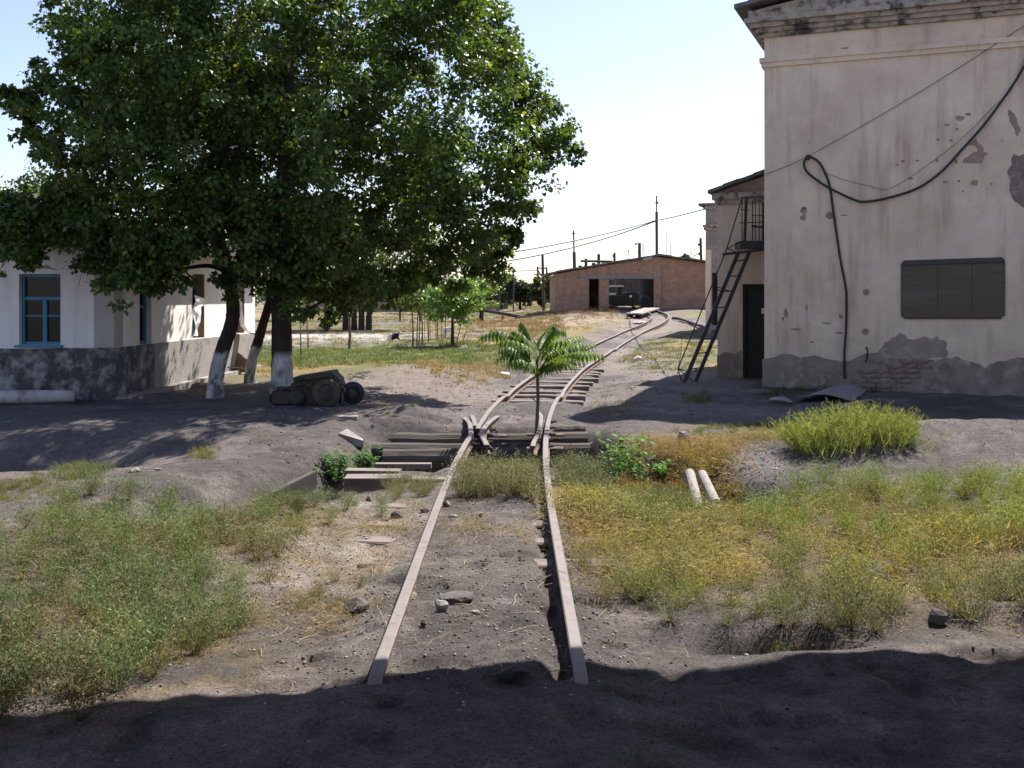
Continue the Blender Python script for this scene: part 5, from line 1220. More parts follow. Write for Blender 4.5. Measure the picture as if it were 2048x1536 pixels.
def limb_mesh(trunk, targets, r0, rng, split=.5, twigs=2):
    """trunk polyline plus limbs that fork towards the leaf clumps"""
    mb = MB(); T = crom([np.array(t[:3]) for t in trunk], 5); R = np.interp(np.linspace(0, 1, len(T)), np.linspace(0, 1, len(trunk)), [t[3] for t in trunk])
    R = R * (1 + rng.normal(0, .03, len(R))); mb.tube(T, R, 12)
    nodes = [T[i] for i in range(int(len(T) * split), len(T))]; nr = [R[i] for i in range(int(len(T) * split), len(T))]
    top = T[int(len(T) * split)]
    order = np.argsort(np.linalg.norm(np.array(targets) - top, axis=1))
    for k in order:
        g = np.array(targets[k]); D = np.array([np.linalg.norm(g - n) + .9 * max(0, n[2] - g[2]) for n in nodes]); j = int(np.argmin(D)); a = nodes[j]
        L = np.linalg.norm(g - a); 
        if L < .05: continue
        mid = (a + g) / 2 + UP * L * .06 + rng.normal(0, .05 * L, 3)
        q = crom([a, mid, g], 4); ra = min(nr[j] * .72, .02 + .022 * L); rb = max(.007, ra * .45)
        mb.tube(q, np.linspace(ra, rb, len(q)), 6)
        for t in (3, 5, len(q) - 1): nodes.append(q[min(t, len(q) - 1)]); nr.append(ra + (rb - ra) * t / len(q))
        for _ in range(twigs):
            e = g + rng.normal(0, .22, 3); mb.tube([g, (g + e) / 2 + rng.normal(0, .04, 3), e], [rb * .7, rb * .5, .003], 4)
    return mb
def trunk_obj(mb, parent, white_z=None, base=(.045, .036, .03)):
    V = np.array(mb.v); n = fbm(V[:, 0] * 7, V[:, 2] * 5, 3, 9); col = np.array(base)[None] * (.7 + .7 * n)[:, None]
    if white_z is not None:
        w = V[:, 2] < white_z + (n - .5) * .08
        col[w] = np.array([.50, .48, .465])[None] * (.72 + .5 * n[w])[:, None]
        flake = w & (fbm(V[:, 0] * 23 + V[:, 1] * 11, V[:, 2] * 9, 3, 19) < .40); col[flake] = (.16, .14, .125)
    me_f = mb.f; o = obj('trunk', mb, M['bark'], parent, smooth=True)
    a = o.data.attributes.new('Col', 'FLOAT_COLOR', 'POINT'); cc = np.ones((len(V), 4), np.float32); cc[:, :3] = col; a.data.foreach_set('color', cc.ravel())
    return o
def shell(c, r, n, rng, lo=.55, zmin=None):
    k = np.arange(n) + .5; ph = np.arccos(1 - 2 * k / n); th = math.pi * (1 + 5 ** .5) * k
    d = np.stack([np.cos(th) * np.sin(ph), np.sin(th) * np.sin(ph), np.cos(ph)], 1) + rng.normal(0, .12, (n, 3))
    p = np.array(c) + d * np.array(r) * rng.uniform(lo, 1.0, n)[:, None]
    return p if zmin is None else p[p[:, 2] > zmin]
rt = np.random.default_rng(11)
def pxs(L): return np.array([atY(x, y, Y) for x, y, Y in L])
# the great tree: trunk forks, whitewashed foot
T1 = thing('shade_tree', gnd(565, 790), 'big leafy tree with straight whitewashed trunk beside the rusty scrap machine', 'tree')
g = gnd(566, 792)
tr1 = [(g[0], g[1], g[2] - .15, .24), (g[0] - .01, g[1], g[2] + .10, .19), (g[0] - .02, g[1], g[2] + .6, .165), (g[0] - .03, g[1] + .02, 1.3, .16), (g[0] - .07, g[1] + .03, 2.2, .15), (g[0] + .02, g[1], 3.4, .125), (g[0] + .1, g[1], 4.8, .09), (g[0] + .1, g[1], 6.6, .05)]
cl1 = np.concatenate([shell((-2.9, 17.6, 5.15), (4.0, 3.4, 3.6), 150, rt, .72, 2.5), shell((-2.9, 17.6, 5.1), (2.6, 2.4, 2.6), 40, rt, .4, 2.4),
                      pxs([(1040, 430, 17), (1010, 480, 17), (985, 530, 17.2), (940, 540, 17), (890, 560, 17.4), (1070, 320, 17.2), (1100, 290, 17.2), (1125, 285, 17.1), (1060, 200, 17.4), (1085, 255, 17), (1000, 90, 17.5), (975, 30, 17.6), (930, 500, 16.4), (860, 520, 16.2), (800, 555, 16.4), (740, 560, 16.2), (690, 580, 16.5), (640, 560, 16), (770, 590, 17.5), (650, 600, 17.8), (600, 560, 15.8), (820, 580, 18.5), (720, 600, 18.2), (760, 480, 15.2), (840, 430, 15.2), (690, 500, 15), (620, 480, 14.8), (900, 420, 15.6), (960, 470, 15.8), (560, 520, 15.2), (520, 540, 15.6), (480, 500, 15), (1020, 400, 16.2)])])
def outline(cl, rad, skip=0):
    LY = [-400, 0, 60, 130, 165, 195, 240, 300, 330, 370, 395, 700]; LX = [60, 105, 118, 135, 66, 0, 25, 62, 110, 100, 0, -40]
    RY_ = [-400, 0, 50, 140, 180, 255, 285, 340, 420, 480, 540, 570, 700]; RX_ = [900, 965, 1005, 1055, 1085, 1100, 1135, 1085, 1055, 1025, 990, 930, 900]
    cl = cl.copy(); px, py = 1024 + cl[:, 0] / cl[:, 1] * FPX, HZ + (CAMZ - cl[:, 2]) / cl[:, 1] * FPX; rp = rad * FPX / cl[:, 1] * .85
    n = len(cl) - skip; k = cl[:, 1] / FPX
    lo = np.interp(py, LY, LX) + rp; hi = np.interp(py, RY_, RX_) - rp
    q = np.clip(px, lo, hi); cl[:n, 0] += ((q - px) * k)[:n]
    # openings in the foliage through which the sun reaches the side wall of the house
    sd = np.array(sv); t = ((cl - A3) @ NS3) / float(np.dot(sd, NS3)); h = cl - t[:, None] * sd; tw = (h - A3) @ S3
    keep = ~((t > 0) & (tw > 2.2 - rad) & (tw < 7.2 + rad) & (h[:, 2] > .5 - rad) & (h[:, 2] < 1.75 + rad * .8))
    return cl[keep], rad[keep]
cl1 = np.concatenate([cl1[:-33], pxs([(500, 470, 15.6), (560, 450, 15.4), (600, 500, 15.4), (540, 520, 15.5), (590, 570, 15.6), (560, 400, 15.2), (500, 400, 15.2), (620, 420, 15.0), (450, 430, 15.2), (640, 530, 15.3), (570, 590, 15.9), (610, 600, 16.0), (480, 560, 15.8)]), cl1[-33:]])
cl1 = cl1[~((cl1[:, 1] < 16.6) & (cl1[:, 2] < 1.55))]
r1_ = rt.uniform(.40, .78, len(cl1)); r1_[-46:] = rt.uniform(.30, .50, len(r1_[-46:])); cl1, r1_ = outline(cl1, r1_, 33)
v, f, c = leaves_at(*sprays(cl1, r1_, 9, rt, .40), 64, .083, rt)
trunk_obj(limb_mesh(tr1, cl1, .16, rt, .45), T1, .62)
npobj('crown', v, f, M['leaf'], c, parent=T1)
# second tree: crooked trunk by the house corner
g = gnd(430, 797)
T2 = thing('shade_tree', g, 'tree with crooked whitewashed trunk standing between the house corner and the straight trunk', 'tree')
tr2 = [(*(g - UP * .15), .15)] + [(*atY(x, y, 16.3), r) for x, y, r in ((431, 770, .125), (436, 735, .115), (447, 695, .112), (461, 655, .11), (466, 625, .105), (463, 585, .10), (452, 530, .095), (425, 440, .08), (400, 320, .06))]
cl2 = np.concatenate([shell((-5.4, 15.9, 4.2), (1.9, 1.8, 2.3), 74, rt, .65, 2.3), pxs([(40, 205, 15.9), (20, 200, 15.8), (70, 240, 16), (60, 190, 16), (90, 300, 15.8), (75, 290, 15.8), (110, 150, 16.2), (130, 60, 16.4), (120, 25, 16.4), (160, 500, 15.2), (190, 530, 15.1), (230, 545, 15.1), (240, 580, 15.0), (280, 560, 15.1), (310, 520, 15.1), (330, 560, 15.2), (270, 500, 14.9), (200, 470, 15), (150, 450, 15.1), (370, 500, 15.1), (350, 540, 15.2), (120, 420, 15.4), (90, 440, 15.4), (300, 470, 15), (400, 470, 15), (30, 470, 14.9), (70, 455, 15.1), (20, 520, 14.9), (35, 505, 14.9), (10, 440, 15.3), (60, 420, 15.5), (20, 410, 15.6), (100, 405, 15.6), (140, 440, 15.3), (50, 440, 15.1), (110, 465, 15.1), (0, 460, 15.2), (170, 420, 15.4), (140, 400, 15.7)])])
r2_ = rt.uniform(.38, .66, len(cl2)); r2_[-39:] = rt.uniform(.24, .40, 39)
cl2, r2_ = outline(cl2, r2_, 39)
v, f, c = leaves_at(*sprays(cl2, r2_, 8, rt, .40), 54, .081, rt)
trunk_obj(limb_mesh(tr2, cl2, .11, rt, .6), T2, .72)
npobj('crown', v, f, M['leaf'], c, parent=T2)
# third tree behind, leaning to the right
g = gnd(500, 766)
T3 = thing('shade_tree', g, 'tree with thinner whitewashed trunk leaning right behind the crooked one', 'tree')
tr3 = [(*(g - UP * .15), .13)] + [(*atY(x, y, g[1]), r) for x, y, r in ((501, 745, .105), (506, 715, .095), (514, 690, .10), (524, 655, .085), (536, 615, .08), (548, 560, .075), (560, 440, .06), (575, 300, .05))]
cl3 = np.concatenate([shell((-3.9, g[1] + .8, 4.8), (3.2, 2.4, 2.8), 60, rt, .5, 2.6), shell((-5.9, 18.6, 5.2), (2.1, 1.7, 1.3), 60, rt, .3, 4.0), pxs([(610, 620, 19.5), (660, 630, 20), (700, 610, 20), (640, 590, 19.5)])])
r3_ = rt.uniform(.4, .7, len(cl3)); r3_[-4:] = .22; cl3, r3_ = outline(cl3, r3_, 4)
v, f, c = leaves_at(*sprays(cl3, r3_, 7, rt), 42, .085, rt)
trunk_obj(limb_mesh(tr3, cl3, .09, rt, .6), T3, .66)
npobj('crown', v, f, M['leaf'], c, parent=T3)
# a tree behind the house whose twigs show over the roof
gh = np.array([-11.4, 25.5, 0])
T4 = thing('shade_tree', gh, 'tree behind the whitewashed house with twigs showing over its roof', 'tree')
cl4 = shell((-11.5, 25.5, 3.55), (2.0, 1.4, 1.25), 40, rt, .5)
v, f, c = leaves_at(cl4, rt.uniform(.3, .5, len(cl4)), 130, .10, rt)
trunk_obj(limb_mesh([(*(gh - UP * .2), .13), (-11.4, 25.5, 1, .11), (-11.45, 25.5, 2.4, .09), (-11.5, 25.5, 4, .05)], cl4, .1, rt, .5), T4)
npobj('crown', v, f, M['leaf'], c, parent=T4)

# trees at the back of the meadow, under the great crown
def small_tree(name, base, h, crown, n, size, label, trunk_r=.1, base_c=(.05, .09, .025), nl=90, group=None, lean=0, mat='leaf', trunks=1, cat='tree', bark=(.05, .04, .033)):
    base = np.array(base, float); t = thing(name, base, label, cat, group)
    cx, rx, ry, rz_, zc = crown
    cl = shell(base + np.array([cx, 0, zc]), (rx, ry, rz_), n, rt, .45)
    mb = MB()
    for k in range(trunks):
        o = (k - (trunks - 1) / 2) * trunk_r * 2.6
        sub = cl[k::trunks]
        q = limb_mesh([(base[0] + o, base[1], base[2] - .15, trunk_r * 1.25), (base[0] + o * 1.1, base[1], base[2] + h * .2, trunk_r), (base[0] + o * 1.6 + lean * .5, base[1], base[2] + h * .5, trunk_r * .8), (base[0] + cx + o, base[1], base[2] + h * .85, trunk_r * .35)], sub, trunk_r, rt, .55, 1)
        b = len(mb.v); mb.v += q.v; mb.f += [tuple(i + b for i in f_) for f_ in q.f]; mb.m += q.m
    trunk_obj(mb, t, None, bark)
    v, f, c = leaves_at(cl, rt.uniform(.55, .95, len(cl)) * (rx * ry * rz_) ** (1 / 3) * .42, nl, size, rt, base_c, .3, .02)
    npobj('crown', v, f, M[mat], c, parent=t); return t
small_tree('field_tree', gnd(654, 660), 4.2, (-.3, 2.6, 2.0, 1.7, 3.2), 40, .16, 'slender trunked tree, leftmost of three behind the meadow', .13)
small_tree('field_tree', gnd(691, 659), 4.6, (.1, 2.4, 2.0, 1.8, 3.4), 40, .16, 'dark trunked tree, middle one of three behind the meadow', .13)
small_tree('field_tree', gnd(723, 659), 5.0, (1.2, 3.8, 2.4, 1.9, 3.6), 60, .16, 'many stemmed tree with a broad dark foot, rightmost of three behind the meadow', .13, trunks=3)
# the leafy young tree right of the bare saplings, and the row of thin saplings
small_tree('young_tree', gnd(905, 692), 2.0, (.0, 1.0, .9, .68, 1.42), 40, .095, 'small round green tree at the right end of the sapling row', .05, (.12, .20, .045), 120)
small_tree('young_tree', gnd(962, 641), 2.3, (-.35, 1.3, 1.1, .95, 1.75), 26, .15, 'bright green bushy tree behind the sapling row near the low dark wall', .10, (.13, .21, .05), 100, lean=.1)
small_tree('field_tree', gnd(838, 628), 2.6, (0, 2.4, 1.8, 1.1, 2.2), 40, .16, 'pale green spreading tree behind the sapling row by the slanting pipe', .10, (.10, .135, .05), 100)
small_tree('field_tree', gnd(590, 640), 3.2, (0, 2.6, 2.0, 1.5, 2.8), 40, .16, 'dark green tree far behind the straight trunk', .12, (.045, .075, .025), 100)
def sapling(px, py, htop, label, group, r=.016, lean=0, leaf=40, lift=.86):
    g = gnd(px, py); t = thing('sapling', g, label, 'sapling', group); s = g[1] / FPX; h = (py - htop) * s
    top = g + np.array([lean * s, 0, h]); k = [g - UP * .1] + [g + (top - g) * f + np.array([rt.normal(0, .012), 0, 0]) for f in (.3, .6, 1.0)]
    mb = MB().tube(k, [r * 1.2, r, r * .8, r * .4], 6)
    cs = []
    for j in range(5):
        f = rt.uniform(lift - .12, 1.0); p = g + (top - g) * f; e = p + np.array([rt.normal(0, .12), rt.normal(0, .12), rt.uniform(.05, .22)]); mb.tube([p, e], [r * .4, r * .15], 4); cs.append(e)
    obj('stem', mb, M['stick'], t)
    v, f, c = leaves_at(np.array(cs), np.full(len(cs), .16), leaf // 5, .07, rt, (.09, .15, .04), .3, .05)
    npobj('foliage', v, f, M['leaf'], c, parent=t)
for n_, (x, y, ht, r, ln) in enumerate(((825.5, 700, 572, .024, 1), (833.5, 699, 570, .018, 0), (837.5, 694, 575, .016, 2), (845, 690, 570, .020, -3), (857, 686, 575, .022, -1), (860.5, 682, 590, .014, -2), (872, 678, 585, .016, 0), (875.5, 680, 580, .020, 0), (882.5, 676, 590, .014, 0), (891.5, 676, 588, .016, 0), (850, 680, 600, .010, -1))):
    sapling(x, y, ht, 'thin bare sapling stem, %s in the row left of the round tree' % ['leftmost', 'second from the left', 'third from the left', 'fourth from the left', 'fifth from the left', 'sixth from the left', 'seventh from the left', 'fourth from the right', 'third from the right', 'rightmost', 'thinnest and shortest'][n_], 'thin saplings standing in a row', r, ln)
sapling(911, 690, 640, 'thin slanting sapling just right of the small round tree', None, .016, 14, 30)
sapling(924, 688, 650, 'short leaning sapling, right end of the sapling row', None, .012, 12, 30)
sapling(698, 699, 600, 'dark sapling standing alone right of the great tree trunk', None, .036, 2, 50)
sapling(602, 716, 625, 'left one of two thin saplings close to the great tree trunk', None, .018, 1, 50)
sapling(616, 698, 610, 'right one of two thin saplings close to the great tree trunk', None, .018, -1, 50)

# ------------------------------------------------------------------ feathery leaved young tree growing beside the rail
gA = gnd(1075, 862); gA = np.array([.285, 12.35, float(G(.285, 12.35))])
ta = thing('ailanthus_sapling', gA, 'young tree with drooping feather shaped leaves growing between the rails', 'young tree')
fork = atY(1075, 752, 12.35)
sd2 = atY(1073, 700, 12.35)
mb = MB().tube([gA - UP * .2, gA + UP * .3, atY(1076, 800, 12.35), fork, sd2], [.026, .022, .020, .019, .012], 8)
mb.tube([atY(1075, 806, 12.35), atY(1069, 800, 12.3), atY(1062, 796, 12.25)], [.008, .006, .004], 5)
for x, y, dY in ((1058, 715, .1), (1095, 715, -.1), (1050, 700, -.15), (1100, 700, .12)): mb.tube([fork + UP * .05, (fork + atY(x, y, 12.35 + dY)) / 2 - UP * .01, atY(x, y, 12.35 + dY)], [.012, .009, .006], 5)
obj('trunk', mb, M['stick'], ta, smooth=True)
def frond(pts, nl=14, ll=.125, seed=0):
    r = np.random.default_rng(seed); P = crom(pts, 6); L = np.concatenate([[0], np.cumsum(np.linalg.norm(np.diff(P, axis=0), axis=1))]); V = []; F = []; Cc = []
    at_ = lambda t: np.array([np.interp(t * L[-1], L, P[:, i]) for i in range(3)])
    for k in range(len(P) - 1):
        w = np.array([0, 0, .005 * (1 - .7 * k / len(P))]); b = len(V); V += [P[k] - w, P[k] + w, P[k + 1]]; F.append((b, b + 1, b + 2)); Cc += [(.20, .24, .08)] * 3
    for k in range(nl):
        t = .16 + .84 * k / (nl - 1); c = at_(t); T = at_(min(1, t + .03)) - at_(t - .03); T /= np.linalg.norm(T)
        sd = np.cross(T, UP); sd /= np.linalg.norm(sd); l = ll * (1.0 - .5 * max(0, t - .55) / .45) * r.uniform(.85, 1.1)
        for sg in (-1, 1):
            d = sd * sg * .62 + T * .32 - UP * r.uniform(.12, .3); d /= np.linalg.norm(d); wv = T - d * np.dot(T, d); wv /= np.linalg.norm(wv); nn = np.cross(wv, d)
            q = r.uniform(.75, 1.3); co = (.088 * q, .145 * q, .026 * q); b = len(V)
            # pointed leaflet bent down along its length: base, two shoulders, two waists, tip
            dr = lambda f: c + d * l * f * (1 - .25 * f) - UP * l * (.80 * f ** 1.7)
            V += [dr(0), dr(.25) + wv * l * .155 + nn * .01, dr(.25) - wv * l * .155 + nn * .01, dr(.6) + wv * l * .125, dr(.6) - wv * l * .125, dr(1.0), dr(.25), dr(.6)]
            F += [(b, b + 1, b + 6), (b, b + 6, b + 2), (b + 1, b + 3, b + 7), (b + 1, b + 7, b + 6), (b + 6, b + 7, b + 4), (b + 6, b + 4, b + 2), (b + 3, b + 5, b + 7), (b + 7, b + 5, b + 4)]
            Cc += [co] * 8
    return V, F, Cc
FR = [[(1080, 735, 0), (1120, 712, -.15), (1165, 703, -.25), (1203, 708, -.3)], [(1078, 725, 0), (1115, 700, .05), (1150, 688, .1), (1186, 686, .12)], [(1082, 715, 0), (1110, 690, .25), (1140, 676, .4), (1166, 672, .5)],
      [(1078, 705, 0), (1092, 678, -.05), (1110, 655, -.1), (1128, 660, -.12)], [(1076, 705, 0), (1085, 675, .2), (1098, 656, .3), (1110, 646, .35)], [(1072, 705, 0), (1062, 675, .1), (1052, 655, .15), (1044, 646, .2)], [(1072, 705, 0), (1054, 680, -.1), (1038, 664, -.18), (1026, 660, -.2)],
      [(1070, 712, 0), (1040, 688, -.1), (1005, 662, -.2), (965, 670, -.3)], [(1070, 715, 0), (1040, 695, .1), (1010, 675, .2), (985, 662, .3)], [(1068, 725, 0), (1042, 706, -.2), (1018, 694, -.35), (997, 699, -.45)],
      [(1070, 735, 0), (1050, 722, -.25), (1030, 718, -.4), (1016, 730, -.5)], [(1082, 738, 0), (1105, 726, -.3), (1130, 724, -.45), (1150, 732, -.5)], [(1074, 740, 0), (1066, 728, -.3), (1060, 724, -.45), (1056, 734, -.6)], [(1078, 740, 0), (1090, 730, .25), (1110, 722, .4), (1130, 722, .5)], [(1072, 738, 0), (1052, 728, .3), (1035, 722, .45), (1020, 724, .5)], [(1072, 735, 0), (1046, 712, -.05), (1018, 706, -.1), (996, 716, -.15)], [(1080, 735, 0), (1108, 714, .0), (1150, 708, .05), (1184, 712, .1)], [(1080, 738, 0), (1100, 724, -.2), (1130, 716, -.3), (1165, 722, -.35)], [(1074, 712, 0), (1050, 690, -.3), (1022, 680, -.45), (1000, 684, -.55)], [(1080, 712, 0), (1100, 688, -.3), (1128, 680, -.45), (1150, 688, -.5)]]
for k, fp in enumerate(FR):
    v, f, c = frond([atY(x, y, 12.35 + dY) for x, y, dY in fp], 15 if k < 10 else 11, .185 if k < 10 else .16, k)
    npobj('leaf_frond', v, f, M['glossleaf'], np.array(c), parent=ta)
o = bpy.data.objects.new('seed_pod', rock_mesh(3, .028, .03, .03, 1)); o.data.materials.append(M['dark_stone']); C.objects.link(o); o.parent = ta; o.location = tuple(atY(1108, 656, 12.2) - gA)

# ================================================================== scrap machine under the great tree
MY = 15.0; mk = MY / FPX; mg = float(G(atY(640, 800, MY)[0], MY))
mp_ = lambda x, y, d=0.0: np.array([(x - 1024) * mk, MY + d, mg + (811 - y) * mk])
sc_ = thing('scrap_machine', mp_(630, 811), 'rusty scrap machine with wheels and sloping cover lying at the foot of the great tree', 'scrap machine')
obj('housing', MB().prism([mp_(*q) for q in ((582, 808), (580, 772), (590, 757), (664, 746), (676, 756), (682, 770), (684, 808))], (0, .42, 0)), M['scrap'], sc_)
obj('cover', MB().prism([mp_(x, y, -.05) for x, y in ((587, 754), (655, 743), (663, 742), (667, 746), (665, 751), (588, 761))], (0, .52, 0)), M['scrap'], sc_)
obj('side_flap', MB().prism([mp_(x, y, .02) for x, y in ((667, 747), (679, 758), (680, 766), (664, 752))], (0, .4, 0)), M['scrap_olive'], sc_)
ring = MB().lathe(mp_(655, 784, -.02), (0, -1, 0), [(.105, 0), (.205, 0), (.205, .05), (.19, .075), (.13, .075), (.105, .05)], 28); obj('ring_gear', ring, M['scrap_olive'], sc_)
obj('hub', MB().lathe(mp_(657, 787, -.02), (0, -1, 0), [(.115, 0), (.11, .03), (.085, .045), (.08, .075), (.045, .085)], 20), M['scrap'], sc_)
for a in range(6): obj('bolt', MB().lathe(mp_(657, 787, -.09) + np.array([.068 * math.cos(a * 1.047), 0, .068 * math.sin(a * 1.047)]), (0, -1, 0), [(.012, 0), (.012, .02)], 6), M['scrap_olive'], sc_)
wh = obj('wheel', MB().lathe(mp_(594, 794, .04), (0, -1, 0), [(.05, 0), (.115, .0), (.125, .05), (.12, .10), (.08, .12), (.075, .09), (.045, .09)], 24), M['rubber'], sc_)
obj('rim', MB().lathe(mp_(594, 794, -.05), (0, -1, 0), [(.085, 0), (.08, .035), (.06, .04), (.045, .03), (.03, .03)], 20), M['scrap'], wh)
wh = obj('wheel', MB().lathe(mp_(700, 787, .22), (.25, -1, 0), [(.05, 0), (.155, .0), (.17, .05), (.165, .12), (.10, .14), (.09, .10), (.05, .10)], 24), M['rubber'], sc_)
br = MB()
br.box(mp_(680, 778, -.06), (.10, .03, .03)).box(mp_(672, 795, -.055), (.055, .03, .09)).box(mp_(687, 790, -.06), (.012, .03, .14)).box(mp_(678, 808, -.06), (.09, .03, .02)); obj('bracket', br, M['scrap_olive'], sc_)
obj('gear_box', MB().box(mp_(562, 794, .12), (.13, .14, .09)).box(mp_(565, 777, .12), (.10, .10, .02)), M['scrap'], sc_)

pp_ = MB()
pp_.tube([mp_(590, 770, -.03), mp_(610, 766, -.06), mp_(628, 772, -.05), mp_(632, 790, -.03)], .014, 6)
pp_.tube([mp_(560, 780, .0), mp_(574, 772, -.03), mp_(586, 780, -.02)], .012, 6)
pp_.tube([mp_(545, 800, .02), mp_(548, 782, .02), mp_(556, 776, .05)], .010, 6)
obj('bent_pipe', pp_, M['scrap_olive'], sc_)
for k in range(5): obj('rib', MB().beam(mp_(596 + k * 14, 762 - k * 2.2, -.012), mp_(600 + k * 13, 800, -.012), .014, .02, (0, 1, 0)), M['scrap_olive'], sc_)
obj('axle', MB().tube([mp_(700, 787, .05), mp_(700, 787, .40)], .035, 10), M['scrap'], sc_)
obj('hub', MB().lathe(mp_(700, 787, .09), (.25, -1, 0), [(.07, 0), (.065, .03), (.04, .035), (.03, .06)], 14), M['scrap_olive'], sc_)
obj('flywheel', MB().lathe(mp_(548, 796, .06), (-.2, -1, 0), [(.03, 0), (.085, .0), (.09, .03), (.06, .04), (.05, .02)], 16), M['scrap'], sc_)

# whitewashed log along the foot of the house, rubbish heap, boards
lg0, lg1 = at(-40, 795, .10), at(150, 792, .10)
L_ = [lg0 + (lg1 - lg0) * f + np.array([0, rt.normal(0, .006), rt.normal(0, .006)]) for f in np.linspace(0, 1, 8)]
gl = float(G(L_[4][0], L_[4][1])); L_ = [np.array([q[0], q[1], gl + .095]) for q in L_]
obj('log', MB().tube(L_, [.10, .105, .10, .105, .10, .098, .095, .085], 14), M['white_log'], smooth=True, label='whitewashed log lying along the foot of the house wall', cat='log')
c = gnd(394, 792); me = rock_mesh(77, .34, .22, .17, 3); me.materials.append(M['rust_board']); o = bpy.data.objects.new('dirt_heap', me); C.objects.link(o); o.location = (c[0], c[1] + .2, c[2] + .03)
set_props(o, 'brown rubbish heap left of the crooked tree trunk', 'heap')
q = gnd(482, 748)
obj('leaning_board', MB().prism([atY(x, y, q[1]) for x, y in ((466, 741), (474, 705), (483, 712), (499, 722), (494, 744), (470, 746))], (.02, .03, 0)), M['rust_board'], label='dark brown sheet leaning against the far end of the house', cat='board')
obj('iron_rod', MB().tube([atY(443, 734, q[1] - .4), atY(497, 738, q[1] - .3)], .012, 6), M['iron'], label='thin iron rod lying between the crooked and the leaning trunk', cat='rod')

# sheet metal on the ground by the beige wall
P0 = [gnd(1585, 806), gnd(1705, 806), gnd(1735, 786), gnd(1640, 790)]
hts = (.02, .06, .10, .07)
n_ = 10; rows_ = []
for i in range(n_):
    fi = i / (n_ - 1); row = []
    for j in range(5):
        fj = j / 4; a_ = P0[0] * (1 - fi) + P0[1] * fi; b_ = P0[3] * (1 - fi) + P0[2] * fi; p = a_ * (1 - fj) + b_ * fj
        p = p + UP * (.03 + .10 * math.sin(math.pi * min(1, fi * 1.05)) + .03 * fj); row.append(p)
    rows_.append(row)
mb = MB(); V = [p for r_ in rows_ for p in r_]; F = [(i * 5 + j, i * 5 + j + 1, i * 5 + 6 + j, i * 5 + 5 + j) for i in range(n_ - 1) for j in range(4)]
mb.add(V, F); mb.add([p - UP * .012 for p in V], [f_[::-1] for f_ in F]); obj('metal_sheet', mb, M['sheet'], label='bowed grey metal sheet lying at the foot of the beige wall', cat='sheet')
obj('metal_strip', MB().beam(gnd(1668, 815) + UP * .02, gnd(1742, 803) + UP * .03, .12, .012), M['sheet'], label='flat grey strip in front of the bowed metal sheet', cat='sheet')

# ================================================================== animals
def skinned(name, verts, edges, radii, mat, parent=None, root=0, cols=None):
    me = bpy.data.meshes.new(name); me.from_pydata([tuple(v) for v in verts], edges, []); o = bpy.data.objects.new(name, me); C.objects.link(o)
    md = o.modifiers.new('skin', 'SKIN'); md.use_smooth_shade = True
    for i, r in enumerate(radii): me.skin_vertices[0].data[i].radius = (r, r); me.skin_vertices[0].data[i].use_root = (i == root)
    sb_ = o.modifiers.new('sub', 'SUBSURF'); sb_.levels = sb_.render_levels = 2
    dg = bpy.context.evaluated_depsgraph_get(); m2 = bpy.data.meshes.new_from_object(o.evaluated_get(dg)); o.modifiers.clear(); o.data = m2; m2.materials.append(mat)
    if cols is not None:
        a = m2.attributes.new('Col', 'FLOAT_COLOR', 'POINT'); cc = np.ones((len(m2.vertices), 4), np.float32); co = np.array([v.co[:] for v in m2.vertices]); cc[:, :3] = cols(co); a.data.foreach_set('color', cc.ravel())
    if parent: o.parent = parent
    return o
gd = gnd(789, 681); dog = thing('dog', gd, 'black and white dog lying on the pale ground facing right', 'dog')
dv_ = [(-.16, 0, .10), (-.05, 0, .14), (.06, 0, .17), (.13, 0, .23), (.17, 0, .28), (.25, -.02, .255), (.30, -.02, .245), (.10, -.07, .10), (.17, -.09, .035), (.26, -.10, .025), (.10, .07, .10), (.18, .08, .035), (.27, .08, .025), (-.14, -.12, .06), (-.03, -.14, .03), (-.14, .11, .06), (-.03, .12, .03), (-.24, .04, .04), (-.30, .10, .025)]
de = [(0, 1), (1, 2), (2, 3), (3, 4), (4, 5), (5, 6), (2, 7), (7, 8), (8, 9), (2, 10), (10, 11), (11, 12), (0, 13), (13, 14), (0, 15), (15, 16), (0, 17), (17, 18)]
drr = [.10, .115, .11, .07, .07, .04, .024, .045, .03, .022, .045, .03, .022, .065, .028, .065, .028, .025, .014]
def dogcol(co):
    c_ = np.tile(np.array([.022, .02, .02]), (len(co), 1)); x, y_, z_ = co.T
    c_[(x < -.10)] = (.52, .50, .48); c_[(z_ > .27)] = (.5, .45, .38); c_[(x > .16) & (z_ > .2)] = (.5, .44, .36); c_[(x > .285) & (z_ > .2)] = (.02, .018, .018)
    c_[(z_ < .06) & (x > .08)] = (.50, .36, .24); return c_
skinned('body', dv_, de, drr, M['fur'], dog, 1, dogcol)
for s_ in (-1, 1):
    e_ = obj('ear', MB().prism([(gd[0] + .14, gd[1] + .045 * s_, gd[2] + .32), (gd[0] + .19, gd[1] + .05 * s_, gd[2] + .325), (gd[0] + .15, gd[1] + .075 * s_, gd[2] + .25)], (0, .012 * s_, 0)), M['scrap'], dog)
gg = gnd(897, 676); goat = thing('goat', gg, 'small white animal standing behind the small round tree', 'goat')
gv = [(-.16, 0, .30), (0, 0, .31), (.14, 0, .31), (.21, 0, .40), (.25, 0, .47), (.33, 0, .44), (-.16, -.06, .16), (-.15, -.06, 0), (-.16, .06, .16), (-.15, .06, 0), (.15, -.06, .16), (.15, -.06, 0), (.15, .06, .16), (.15, .06, 0), (-.24, 0, .35)]
ge = [(0, 1), (1, 2), (2, 3), (3, 4), (4, 5), (0, 6), (6, 7), (0, 8), (8, 9), (2, 10), (10, 11), (2, 12), (12, 13), (0, 14)]
